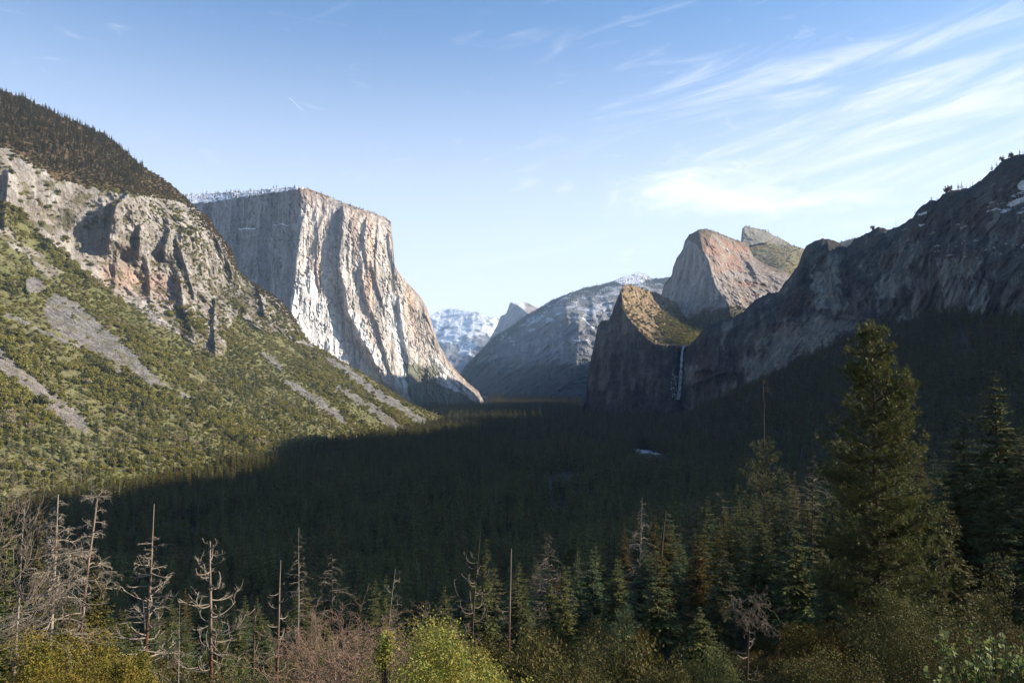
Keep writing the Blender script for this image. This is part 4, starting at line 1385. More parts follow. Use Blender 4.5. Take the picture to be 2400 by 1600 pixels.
# ------------------------------------------------------------------ where things are, in words
MARKS = [(40, 'edge snag'), (125, 'silver snag'), (225, 'tufted leaning snag'), (345, 'red-brown spire'), (490, 'antlered snag'), (650, 'bare pole snag'), (775, 'ghostly fir'), (920, 'crooked pale snag'),
         (1120, 'bent-tipped snag'), (1195, 'branchless pole'), (1285, 'brown drooping fir'), (1400, 'olive oaks'), (1545, 'slanting trunk'), (1750, 'curled-branch stump'), (1800, 'dead-tipped pine'),
         (2040, 'great pine'), (2200, 'corner oak'), (2330, 'dark edge fir')]


def where(px):
    return min(MARKS, key=lambda m: abs(m[0] - px))[1]


# ------------------------------------------------------------------ instanced masses (one object each, kind stuff)
def mass(name, pts, scl, rot, idx, sources, label):
    n = len(pts)
    me = bpy.data.meshes.new(name)
    me.vertices.add(n)
    me.vertices.foreach_set('co', np.asarray(pts, np.float32).ravel())
    for nm, typ, arr, key in (('iscale', 'FLOAT_VECTOR', scl, 'vector'), ('irot', 'FLOAT_VECTOR', rot, 'vector'), ('iidx', 'INT', idx, 'value')):
        at = me.attributes.new(nm, typ, 'POINT')
        at.data.foreach_set(key, np.asarray(arr, np.float32 if typ != 'INT' else np.int32).ravel())
    o = link(name, me, kind='stuff', label=label)
    ng = bpy.data.node_groups.new(name, 'GeometryNodeTree')
    ng.interface.new_socket('Geometry', in_out='INPUT', socket_type='NodeSocketGeometry')
    ng.interface.new_socket('Geometry', in_out='OUTPUT', socket_type='NodeSocketGeometry')
    N = ng.nodes; Lk = ng.links
    gi, go = N.new('NodeGroupInput'), N.new('NodeGroupOutput')
    ins = N.new('GeometryNodeInstanceOnPoints')
    ins.inputs['Pick Instance'].default_value = True
    m2p = N.new('GeometryNodeMeshToPoints')
    jn = N.new('GeometryNodeJoinGeometry')
    for s in reversed(sources):     # the last linked input comes first in the joined list
        oi = N.new('GeometryNodeObjectInfo'); oi.transform_space = 'ORIGINAL'
        oi.inputs['Object'].default_value = s
        oi.inputs['As Instance'].default_value = False
        g2i = N.new('GeometryNodeGeometryToInstance')
        Lk.new(oi.outputs['Geometry'], g2i.inputs[0])
        Lk.new(g2i.outputs[0], jn.inputs[0])
    def attr(nm, dt):
        a = N.new('GeometryNodeInputNamedAttribute'); a.data_type = dt; a.inputs['Name'].default_value = nm
        return [s for s in a.outputs if s.enabled and s.name == 'Attribute'][0]
    Lk.new(gi.outputs[0], m2p.inputs[0]); Lk.new(m2p.outputs[0], ins.inputs['Points'])
    Lk.new(jn.outputs[0], ins.inputs['Instance'])
    Lk.new(attr('iscale', 'FLOAT_VECTOR'), ins.inputs['Scale'])
    Lk.new(attr('irot', 'FLOAT_VECTOR'), ins.inputs['Rotation'])
    Lk.new(attr('iidx', 'INT'), ins.inputs['Instance Index'])
    Lk.new(ins.outputs[0], go.inputs[0])
    md = o.modifiers.new('scatter', 'NODES')
    md.node_group = ng
    return o


def populate(pts, hs, meshes, name, cat, group, labeller, mass_name, mass_label, single=300, weights=None, idx=None, href=30.0, wvar=.18, seed=0, min_px=6.0, tilt=.03):
    """trees at pts with heights hs; the ones that show largest become objects, the rest one mass"""
    rng = np.random.default_rng(seed)
    pts = np.asarray(pts); n = len(pts)
    hs = np.asarray(hs)
    idx = rng.choice(len(meshes), size=n, p=weights) if idx is None else idx
    sc = np.stack([hs / href * rng.uniform(1 - wvar, 1 + wvar, n), hs / href * rng.uniform(1 - wvar, 1 + wvar, n), hs / href], -1)
    rot = np.stack([rng.normal(0, tilt, n), rng.normal(0, tilt, n), rng.uniform(0, 6.283, n)], -1)
    px, py = project(pts[:, 0], pts[:, 1], pts[:, 2] + hs * .6)
    size = hs / pts[:, 1]
    ok = (px > -10) & (px < 2410) & (py < 1600) & (pts[:, 1] > 1)
    order = np.argsort(-np.where(ok, size, -1))
    # thin out those hidden behind a nearer one
    taken, used = [], {}
    for i in order:
        if not ok[i] or len(taken) >= single or size[i] * F_PX < min_px:
            break
        key = (int(px[i] // 9), int(py[i] // 9))
        if key in used:
            continue
        used[key] = 1
        taken.append(i)
    src = {}
    taken_set = set(taken)
    for i in taken:
        o = bpy.data.objects.new(name, meshes[idx[i]])
        C.objects.link(o)
        o.location = pts[i]; o.rotation_euler = rot[i]; o.scale = sc[i]
        o['label'] = labeller(float(px[i]), float(py[i]), int(idx[i]), float(hs[i]), pts[i])
        o['category'] = cat; o['group'] = group
        src.setdefault(int(idx[i]), o)
    rest = np.array([i for i in range(n) if i not in taken_set], int)
    keys = sorted(src)
    remap = {k: j for j, k in enumerate(keys)}
    if len(rest) and keys:
        ri = np.array([remap.get(int(idx[i]), 0) for i in rest])
        mass(mass_name, pts[rest], sc[rest], rot[rest], ri, [src[k] for k in keys], mass_label)


def tone(k, words_):
    return words_[k % len(words_)]
# ------------------------------------------------------------------ forests
def in_view(P, margin=250, low=1900):
    px, py = project(P[:, 0], P[:, 1], P[:, 2])
    return (px > -margin) & (px < 2400 + margin) & (py < low)


def build_forests():
    rng = np.random.default_rng(5)
    cmesh = [conifer_small(s, 'conifer', spread=w, levels=lv + 8, per=p + 2, start=st) for s, w, lv, p, st in ((1, .15, 22, 7, .08), (2, .19, 20, 7, .1), (3, .13, 22, 6, .15), (4, .21, 18, 8, .06), (5, .17, 20, 7, .25), (6, .24, 17, 7, .12))]
    brown = [conifer_small(31, 'brown_shrub', spread=.15, levels=20, per=5), conifer_small(32, 'dead_twigs', 'bark_grey', spread=.13, levels=20, per=5, dead=True)]
    for i, m in enumerate(cmesh + brown):
        m.name = 'conifer_tree'
    # valley floor and wooded talus
    P = []
    for y0, y1, sp in ((300, 900, 8.5), (900, 1700, 10.5), (1700, 2700, 14), (2700, 4300, 19), (4300, 7000, 27)):
        xs = np.arange(-1300, 2000, sp)
        ys = np.arange(y0, y1, sp)
        X, Y = np.meshgrid(xs, ys)
        X = X + rng.uniform(-.45, .45, X.shape) * sp; Y = Y + rng.uniform(-.45, .45, X.shape) * sp
        P.append(np.stack([X.ravel(), Y.ravel()], -1))
    P = np.concatenate(P)
    z = ground_z(P[:, 0], P[:, 1])
    P = np.c_[P, z]
    foot = -489 + .1726 * (P[:, 1] - 1100)
    keep = (P[:, 0] > foot - 6) | (P[:, 1] > 2850)
    keep &= in_view(P)
    px, py = project(P[:, 0], P[:, 1], P[:, 2])
    for rel, lo, hi in ((cliffs, 1603, 3300), (lower_rock, 1362, 1688), (far_wall, 1062, 1718), (granite, 332, 1144)):
        m = (px > lo) & (px < hi)
        dsurf = np.full(len(P), 1e9)
        q = rel.at(px[m], py[m] - 2)
        dsurf[m] = q[:, 1]
        keep &= ~(m & (P[:, 1] > dsurf - 4))
    # small snowy clearing by the river
    clearing = (np.abs((P[:, 0] - 262) / 34.0) < 1) & (P[:, 1] > 1330) & (P[:, 1] < 1640)
    keep &= ~clearing
    keep &= noise3(P[:, 0] / 45, P[:, 1] / 45, 0., 31) > -.62
    P = P[keep]
    hs = rng.uniform(17, 35, len(P)) * (1 + .18 * noise3(P[:, 0] / 90, P[:, 1] / 90, 0., 33))
    hs *= np.where(P[:, 1] > 2700, 1.25, 1.0)

    sizes = lambda h: 'small' if h < 20 else 'middling' if h < 25 else 'tall' if h < 31 else 'very tall'
    tn = ['slender dark green', 'green', 'thin-crowned', 'broad green', 'high-crowned', 'wide-spreading', 'russet dying', 'grey dead']

    def lab(px, py, k, h, p):
        dep = 'under the viewpoint' if p[1] < 420 else 'low in the forest' if p[1] < 560 else 'halfway back' if p[1] < 800 else 'far back'
        if px > 1350 and py < 960:
            dep = 'on the dark slope'
        return f'{sizes(h)} {tn[k]} conifer {dep}, beyond {where(px)}'
    populate(P, hs, cmesh + brown, 'conifer_tree', 'conifer', 'conifers of the shaded valley forest', lab, 'valley_forest', 'dark conifer forest covering the valley floor', 300,
             [.23, .20, .15, .16, .08, .09, .07, .02], seed=6)

    # ---- hillside
    HM = [((60, 760), 'the long lower scree chute'), ((130, 940), 'the long lower scree chute'), ((180, 720), 'the wide grey scree chute'), ((300, 830), 'the wide grey scree chute'), ((85, 650), 'the small pale crag'), ((430, 900), 'the tip of the wide scree chute'),
          ((520, 850), 'the foot of the crags'), ((640, 900), 'the upper thin chute'), ((760, 960), 'the brown scree chute'), ((860, 960), 'the white scree chute'), ((940, 950), 'the last long chute'), ((600, 1020), 'the grey dead stand'),
          ((350, 1000), 'the hollow below the chutes'), ((200, 1080), 'the shadow edge'), ((500, 1090), 'the shadow edge'), ((750, 1070), 'the shadow corner'), ((0, 1000), 'the slope below the chute'), ((250, 430), 'the dark gully'),
          ((60, 300), 'the wooded skyline'), ((150, 330), 'the wooded skyline'), ((380, 480), 'the brown shoulder'), ((640, 700), 'the jagged pinnacles'), ((450, 640), 'the broken crags'), ((1000, 980), 'the toe of the slope'), ((90, 1080), 'the pale dead stand'), ((300, 1110), 'the dark shadow corner'), ((420, 1060), 'the gap in the grey trees'), ((640, 1060), 'the lit knoll of firs'), ((850, 1040), 'the end of the sunlit wood'), ((30, 240), 'the highest skyline trees'), ((215, 310), 'the skyline notch'), ((110, 380), 'the brink of the pale crag'), ((270, 350), 'the last skyline firs'), ((20, 330), 'the top of the pale crag'), ((520, 960), 'the olive hollow'), ((0, 600), 'the upper green slope'), ((240, 960), 'the inter-chute slope'), ((700, 840), 'the bushy rib')]
    hw = lambda px, py: min(HM, key=lambda m: (m[0][0] - px) ** 2 + (m[0][1] - py) ** 2)[1]

    upline = lambda px: line_y(px, [(-520, 330), (0, 340), (130, 420), (300, 450), (430, 470), (560, 640), (740, 808), (1100, 1000)])

    def w_brush(px, py):
        rk, ch = hill_rockmask(px, py), chute_mask(px, py)
        low = py > upline(px)
        return np.where(low, (1 - rk) * (1 - ch) + .34 * rk * sstep(px, 250, 480) * sstep(fbm(px / 26, py / 26, 0., 3, .6, 77), -.25, .25) + .06 * rk + .03 * rk + .018 * ch, 0) * (py < line_y(px, [(-520, 1350), (0, 1230), (400, 1160), (1100, 1015)]))

    oaks = [bush_small(s, 'oak', 330, f, l) for s, f, l in ((41, .75, .25), (42, .95, .22), (43, .6, .27), (44, .8, .24))]
    oaks += [bush_small(45, 'oak_dark', 330, 1.1, .22), bush_small(46, 'twig_brush', 330, .8, .20)]
    Q = hill.scatter(24000, w_brush, 7)
    qx, qy = project(Q[:, 0], Q[:, 1], Q[:, 2])
    fld = fbm(Q[:, 0] / 130, Q[:, 1] / 130, Q[:, 2] / 130, 3, .6, 180)
    fl2 = fbm(Q[:, 0] / 55, Q[:, 1] / 55, Q[:, 2] / 55, 3, .6, 184) + rng.normal(0, .22, len(Q))
    keep_ = fbm(Q[:, 0] / 35, Q[:, 1] / 35, Q[:, 2] / 35, 2, .5, 186) + rng.uniform(-.25, .25, len(Q)) > -.42
    Q, fld, fl2, qy = Q[keep_], fld[keep_], fl2[keep_], qy[keep_]
    r = (2.4 + 4.6 * rng.random(len(Q)) ** 1.8) * np.clip(1.1 + 1.3 * fld, .65, 1.8)
    oi_ = np.where(fl2 > .30, 4, np.where(fl2 < -.52, 5, rng.integers(0, 4, len(Q))))
    Q[:, 2] -= .3
    oakt = ['rounded olive', 'domed green', 'low spreading', 'full-crowned', 'upright dark', 'leafless grey']
    ol = lambda px, py, k, h, p: f'{"small" if h < 4 else "stout" if h < 5.4 else "large"} {oakt[k]} oak near {hw(px, py)}'
    populate(Q, r, oaks, 'oak_tree', 'oak', 'evergreen oaks on the sunlit hillside', ol, 'hillside_brush', 'olive oak brush covering the sunlit hillside', 300, idx=oi_, href=1.0, wvar=.25, seed=8, min_px=4.5, tilt=.1)

    def w_up(px, py):
        return ((py < upline(px) + 4) & (py > -100)) * 1.0 + .0 * px
    shr = [bush_small(s, 'brown_shrub', 200, f, .26) for s, f in ((51, .8), (52, 1.0), (53, .65))]
    Q = hill.scatter(7000, w_up, 9)
    r = rng.uniform(2.4, 5.5, len(Q))
    populate(Q, r, shr, 'shrub', 'shrub', 'russet shrubs on the upper shoulder', lambda px, py, k, h, p: f'{["round", "tall", "low"][k]} russet shrub near {hw(px, py)}',
             'shoulder_brush', 'russet brush covering the upper shoulder', 90, href=1.0, wvar=.25, seed=10, min_px=4.0, tilt=.1)

    lit = [conifer_small(s, 'conifer_lit', spread=w, levels=26, per=9, start=.06) for s, w in ((61, .17), (62, .22), (63, .14))]
    rdg = [conifer_small(s, 'brown_shrub' if s == 73 else 'ridge_tree', spread=w, levels=24, per=8, start=.08) for s, w in ((71, .16), (72, .19), (73, .16))]
    gry = [conifer_small(s, 'dead_twigs', 'bark_grey', spread=w, levels=30, per=10, dead=True) for s, w in ((81, .13), (82, .17))]
    Q = hill.scatter(2300, lambda px, py: (py < line_y(px, [(-520, 200), (0, 330), (120, 400), (230, 425), (330, 440), (340, 300)])) * (px < 335) * (1.0), 11)
    populate(Q, rng.uniform(10, 24, len(Q)), rdg + gry[:1], 'pine_tree', 'conifer', 'conifers on the wooded skyline', lambda px, py, k, h, p: f'{"tall" if h > 21 else "short"} {["slim dark", "full dark", "russet", "bleached dead"][k]} conifer near {hw(px, py)}',
             'skyline_forest', 'dark conifers covering the high slope', 160, [.4, .32, .14, .14], seed=12)

    def w_low(px, py):
        t = line_y(px, [(-520, 1000), (0, 920), (200, 960), (400, 925), (520, 860), (640, 860), (760, 960), (820, 1000), (1000, 1040)])
        return sstep(py, t - 25, t + 60) * (py < line_y(px, [(-520, 1350), (0, 1230), (400, 1160), (1100, 1015)])) * (1 - chute_mask(px, py))
    Q = hill.scatter(1900, w_low, 13)
    populate(Q, rng.uniform(10, 22, len(Q)), lit + gry, 'hillside_tree', 'tree', 'conifers and dead trees low on the hillside',
             lambda px, py, k, h, p: f'{"tall" if h > 16 else "middling" if h > 12 else "small"} {["green", "wide green", "slim green", "narrow grey dead", "wide grey dead"][k]} conifer near {hw(px, py)}',
             'hillside_forest', 'green and grey conifers low on the sunlit hillside', 300, [.25, .2, .17, .2, .18], seed=14)

    # ---- boulders lying in the scree
    Bv, Bf = [], []
    rocks = []
    for k in range(3):
        d = rand_unit(26, np.random.default_rng(300 + k))
        bm_v = d * np.random.default_rng(310 + k).uniform(.6, 1.0, (26, 1)) * np.array([1, .8, .7])
        import bmesh
        bm = bmesh.new()
        for v in bm_v:
            bm.verts.new(v)
        bmesh.ops.convex_hull(bm, input=bm.verts)
        me = bpy.data.meshes.new('boulder'); bm.to_mesh(me); bm.free()
        a = me.color_attributes.new('col', 'FLOAT_COLOR', 'POINT')
        a.data.foreach_set('color', np.tile(np.array([.21, .195, .18, 1], np.float32), len(me.vertices)))
        me.materials.append(M['hill_rock'])
        rocks.append(me)
    Q = hill.scatter(5200, lambda px, py: chute_mask(px, py) + .0 * px, 19)
    populate(Q, .45 + 2.2 * rng.random(len(Q)) ** 4, rocks, 'boulder', 'boulder', 'boulders lying in the scree', lambda px, py, k, h, p: f'{["blocky", "flat", "rounded"][k]} grey boulder in the scree near {hw(px, py)}', 'scree_boulders', 'grey boulders strewn down the scree chutes', 25, href=1.0, seed=23, min_px=1.5, tilt=1.0)

    # ---- saddle brush round the waterfall, brown slope of the back peak
    def cap_w(px, py):
        return lc_cap(px, py) * (.13 + 1.0 * inside(px, py, [(1530, 745), (1560, 720), (1650, 740), (1660, 800), (1600, 812), (1560, 800), (1545, 770)]) + .8 * inside(px, py, [(1456, 715), (1475, 730), (1510, 780), (1536, 808), (1500, 800), (1470, 750)]))
    Q1 = lower_rock.scatter(1700, cap_w, 15)
    Q2 = middle_peak.scatter(900, lambda px, py: 1.0 * (py > np.interp(px, [1600, 1640, 1700, 1740, 1760], [745, 724, 712, 722, 760])) * (px > 1600), 16)
    Q3 = back_peak.scatter(1300, lambda px, py: 1.0 * (py > 572), 17)
    Q = np.concatenate([Q1, Q2, Q3])
    Q = Q[rng.permutation(len(Q))]
    sb = lambda px, py, k, h, p: f'{oakt[k]} brush {"on the sunlit cap of the dark rock" if px < 1600 else "in the saddle above the waterfall" if px < 1735 and py > 690 else "on the brown slope of the square-topped peak"}'
    populate(Q, rng.uniform(3.5, 8, len(Q)), oaks, 'oak_shrub', 'shrub', 'brush on the sunlit saddles', sb, 'saddle_brush', 'olive brush on the sunlit saddles above the waterfall', 60, href=1.0, wvar=.3, seed=18, min_px=2.5)

    # ---- trees on the crests
    crd = [conifer_small(s, 'ridge_tree' if s != 97 else 'brown_shrub', spread=w, levels=14, per=7, start=.15, droop=.1) for s, w in ((95, .24), (96, .30), (97, .26))]
    crest = []
    for rel, pxs, hlo, hhi, lift in ((granite, rng.uniform(432, 705, 110), 12, 24, (0, 20)), (granite, rng.uniform(705, 915, 60), 8, 16, (0, 7)), (back_peak, np.concatenate([rng.uniform(1745, 1880, 20), rng.uniform(1960, 2060, 34)]), 15, 28, (0, 7)), (middle_peak, rng.uniform(1620, 1735, 24), 8, 15, (0, 6))):
        ty = np.interp(pxs, rel.px, rel.ty)
        crest.append(np.c_[rel.at(pxs, ty + rng.uniform(*lift, len(pxs))), rng.uniform(hlo, hhi, len(pxs))])
    cr = np.concatenate(crest)

    def cl(px, py, k, h, p):
        place = 'snowy flat top of the monolith' if px < 690 else 'sloping brow of the monolith' if px < 930 else 'crest of the grey peak' if px < 1738 else 'square summit block' if px < 1900 else 'far crest behind the cliffs'
        return f'{"taller" if h > 11 else "stubby"} {["slim", "full", "russet"][k % 3]} pine on the {place}'
    populate(cr[:, :3], cr[:, 3], crd, 'ridge_pine', 'pine', 'pines on the distant crests', cl, 'crest_pines', 'small pines on the distant crests', 230, seed=20, min_px=2.0)
    Qf = far_wall.scatter(2600, lambda px, py: 1.0 * (py - line_y(px, FW_TOP) < 24) + .3 * (px < 1260), 21)
    mass('far_wall_trees', Qf, np.full((len(Qf), 3), 1.0) * rng.uniform(.5, .95, (len(Qf), 1)), np.c_[np.zeros((len(Qf), 2)), rng.uniform(0, 6.28, len(Qf))], rng.integers(0, 2, len(Qf)), [o for o in C.objects if o.name.startswith('ridge_pine')][:2], 'dark conifers along the rim of the hazy valley wall')

    # trees against the sky on the high dark ridge, each one its own
    dead = conifer_small(91, 'dead_twigs', 'bark_grey', spread=.03, levels=14, per=3, dead=True)
    umb = bush_small(92, 'ridge_tree', 240, .5, .3, True)
    for i, (x, hpx, kind, lb) in enumerate(((2100, 26, 'p', 'thin bare pole standing on the dark ridge above the notch'), (2105, 14, 'p', 'short bare pole beside the thin pole on the ridge'), (2124, 13, 'p', 'lone short pole higher on the dark ridge'),
                                  (2046, 10, 'u', 'rounded small pine on the knob of the dark ridge'), (2145, 9, 'c', 'tiny conifer on a ledge below the ridge teeth'), (2183, 8, 'c', 'tiny conifer on the pointed ridge tooth'), (2196, 7, 'c', 'smallest conifer beside the ridge tooth'),
                                  (2218, 15, 'u', 'leaning umbrella pine at the edge of the ridge shelf'), (2225, 13, 'u', 'bushy pine beside the umbrella pine on the shelf'), (2246, 14, 'c', 'stout dark conifer on the level ridge shelf'), (2254, 18, 'c', 'tall dark conifer on the level ridge shelf'),
                                  (2266, 13, 'd', 'thin ragged conifer between taller ones on the shelf'), (2274, 15, 'd', 'ragged upright snag on the ridge shelf'), (2280, 18, 'd', 'tallest ragged snag at the end of the shelf'), (2298, 12, 'd', 'lone snag where the ridge steepens'),
                                  (2325, 15, 'c', 'dark conifer on the first steep step of the ridge'), (2336, 12, 'c', 'small conifer above the first steep step'), (2349, 11, 'u', 'low rounded pine on the upper ridge'), (2364, 11, 'c', 'short conifer on the upper ridge'),
                                  (2370, 12, 'u', 'round-headed pine near the top of the ridge'), (2390, 12, 'c', 'full conifer at the last high step'), (2398, 14, 'd', 'broken snag at the highest visible point'))):
        ty = float(np.interp(x, cliffs.px, cliffs.ty))
        p = cliffs.at([x], [ty + 1.0])[0]
        h = (hpx + 3) * p[1] / F_PX
        me = {'p': dead, 'd': dead, 'c': crd[i % 2], 'u': umb}[kind]
        o = link('ridge_pine' if kind in 'cu' else 'ridge_snag', me, None, Vector(p))
        s = h / 30.0
        o.scale = (s, s, s) if kind == 'c' else (s * (1.2 if kind == 'p' else 3.2),) * 2 + (s,) if kind != 'u' else (h * .45, h * .45, h)
        o.rotation_euler = (0, 0, x * 1.7)
        o['label'] = lb; o['category'] = 'pine' if kind in 'cu' else 'dead tree'; o['group'] = 'trees on the dark ridge'


build_forests()


# ------------------------------------------------------------------ waterfall, clearing, contrail
def build_water():
    rng = np.random.default_rng(3)
    A = Acc()
    ys = np.linspace(809, 936, 60)
    cx = np.interp(ys, [809, 822, 850, 890, 936], [1603, 1599, 1597, 1595, 1590])
    wd = np.interp(ys, [809, 815, 840, 890, 936], [5.5, 2.2, 2.6, 3.2, 3.6]) * (1 + .35 * noise3(ys / 5, 0 * ys, 0., 7))
    for strand in range(5):
        off = (strand - 2) * .55
        L = []
        for k in range(len(ys)):
            c = cx[k] + off * wd[k] * .8 + .7 * noise3(np.array([ys[k] / 9]), np.array([strand * 3.]), 0., 8)[0]
            D = 2745 - 3 * strand + 4 * math.sin(k)
            L.append(pt(c, ys[k], D))
        tube(A, np.array(L), 1.5 if strand == 2 else 1.0, 1.5 if strand == 2 else .9, 5)
    o = link('waterfall', A.mesh('waterfall', [M['water']], True), kind='structure', label='thin white waterfall dropping from the notch between dark cliffs')
    # spray flecks and iced rock at its sides
    V, F = [], []
    rngs = rng
    n = 70
    px = np.where(rngs.random(n) < .6, rngs.normal(1579, 4, n), rngs.normal(1607, 4, n)); py = rngs.uniform(865, 934, n)
    B = np.array([pt(a, b, 2746) for a, b in zip(px, py)])
    V, F = kites(B, unit(np.c_[rngs.normal(0, .3, n), np.zeros(n), -np.ones(n)]), np.tile([0, -1., .1], (n, 1)), rngs.uniform(3, 12, n), rngs.uniform(1.0, 3.0, n))
    link('ice', mesh_from('ice', V, F, [M['water']]), kind='stuff', label='patches of ice on the rock beside the waterfall')
    # old snow lying in the small forest clearing
    g = np.linspace(0, 2 * np.pi, 28, endpoint=False)
    for (cx_, cy, rx, ry) in ((262, 1575, 26, 50), (236, 1500, 8, 24), (283, 1520, 7, 20)):
        r = 1 + .35 * noise3(np.cos(g) * 1.7, np.sin(g) * 1.7 + cx_, 0., 12)
        x = cx_ + rx * r * np.cos(g); y = cy + ry * r * np.sin(g)
        z = ground_z(x, y) + 1.4
        V = np.concatenate([[[cx_, cy, float(ground_z(cx_, cy)) + 2.2]], np.c_[x, y, z], np.c_[x, y, z - 3]])
        i = np.arange(28)
        F1 = np.stack([0 * i, 1 + i, 1 + (i + 1) % 28], -1)
        F2 = np.stack([1 + i, 29 + i, 29 + (i + 1) % 28, 1 + (i + 1) % 28], -1)
        link('snow_patch', mesh_from('snow_patch', V, [F1, F2], [M['snow']], True), kind='structure', label='old snow in a small clearing of the valley forest')
    # condensation trail, high over the monolith
    A = Acc()
    a, b = pt(678, 230, 14000), pt(712, 262, 14000)
    tube(A, [a + (b - a) * t for t in np.linspace(0, 1, 9)], 4.5, 2, 6)
    o = link('contrail', A.mesh('contrail', [M['vapour']], True), label='short thin white contrail in the pale sky above the monolith', category='contrail')


build_water()


# ------------------------------------------------------------------ near trees
def foot_of(px, D):
    u, _ = ray(px, 1000)
    x = float(u) * D
    return Vector((x, D, float(ground_z(x, D))))


def snag(name, label, top, low, D, width_px, nbr, t0, t1, lenpx, style, bark='bark_red', limb='branch_lit', twigs=2, seed=0, bend=0.0, extra=None, sides=9, tip=.15, depth=2):
    """dead tree: TOP and LOW are picture points the trunk passes; the trunk goes on down to the ground"""
    rng = np.random.default_rng(seed + 1000)
    T, L_ = pt(top[0], top[1], D), pt(low[0], low[1], D)
    gz = float(ground_z(L_.x, D))
    base = L_ + (L_ - T) * ((gz - L_.z) / (L_.z - T.z)) if abs(L_.z - T.z) > .1 else L_
    base = Vector((L_.x + (L_.x - T.x) * (gz - L_.z) / (L_.z - T.z) * 0.6, D, gz))
    root = thing(name, label, 'dead tree', base, 0, 'dead trees in front of the valley')
    H = T.z - gz
    n = 22
    s = np.linspace(0, 1, n)
    zs = s * H
    zl = (L_.z - gz) / H
    xs = np.where(s < zl, (L_.x - base.x) * s / max(zl, .05), (L_.x - base.x) + (T.x - L_.x) * (s - zl) / (1 - zl))
    xs = xs + bend * np.sin(s * 7) + .02 * H / 10 * fbm(s * 6, 0 * s + seed, 0., 2, .5, 5)
    ysn = .03 * H / 10 * fbm(s * 5, 0 * s + seed + 40, 0., 2, .5, 6)
    P = np.stack([xs, ysn, zs - .0], -1)
    P[0, 2] -= 1.2
    A = Acc()
    r_low = width_px * D / F_PX / 2
    rb = r_low * (1 + .35 * zl)
    tube(A, P, rb, r_low * tip, sides)
    link('trunk', A.mesh('trunk', [M[bark]], True), root)
    pxm = D / F_PX
    for i in range(nbr):
        q = t0 + (t1 - t0) * (i + rng.uniform(.1, .9)) / nbr
        p = np.array([np.interp(q, s, P[:, k]) for k in range(3)])
        a = rng.uniform(0, 6.283)
        if rng.random() < .5:
            a = rng.choice([0, math.pi]) + rng.normal(0, .5)
        h = np.array([math.cos(a), math.sin(a), 0.0])
        Lm = lenpx(1 - q) * pxm * rng.uniform(.55, 1.15)
        m = 9
        ts = np.linspace(0, 1, m)
        if style == 'hook':
            e = rng.uniform(.4, 1.3)
            pit = -.35 + rng.normal(0, .2) + ts * (1.9 * e)
        elif style == 'droop':
            pit = rng.normal(.25, .2) - ts * rng.uniform(.5, 1.2)
        else:
            pit = rng.normal(0.0, .25) + ts * rng.normal(.2, .5)
        pts = [p]
        hh = h.copy()
        for k in range(m - 1):
            hh = unit(hh + np.array([rng.normal(0, .16), rng.normal(0, .16), 0]))
            d = hh * math.cos(pit[k]) + np.array([0, 0, math.sin(pit[k])])
            pts.append(pts[-1] + d * Lm / (m - 1))
        B = Acc()
        r = max(.011, min(.035 * Lm, r_low * .30)) * rng.uniform(.8, 1.2)
        tube(B, np.array(pts), r, r * .35, 5)
        for k in range(rng.integers(twigs, twigs * 2 + 1)):
            w_ = int(rng.integers(2, m - 1))
            dd = unit(pts[w_ + 1] - pts[w_])
            lift = .12 if style == 'hook' else (-.06 if style == 'droop' else 0)
            twiggy(B, rng, pts[w_], unit(dd + .7 * rand_unit(1, rng)[0]), Lm * rng.uniform(.25, .5), r * .55, depth - 1, .45, lift, 3, 4, .8, .0055 * max(1, D / 60))
        link('branch', B.mesh('branch', [M[limb]], True), root)
    return root


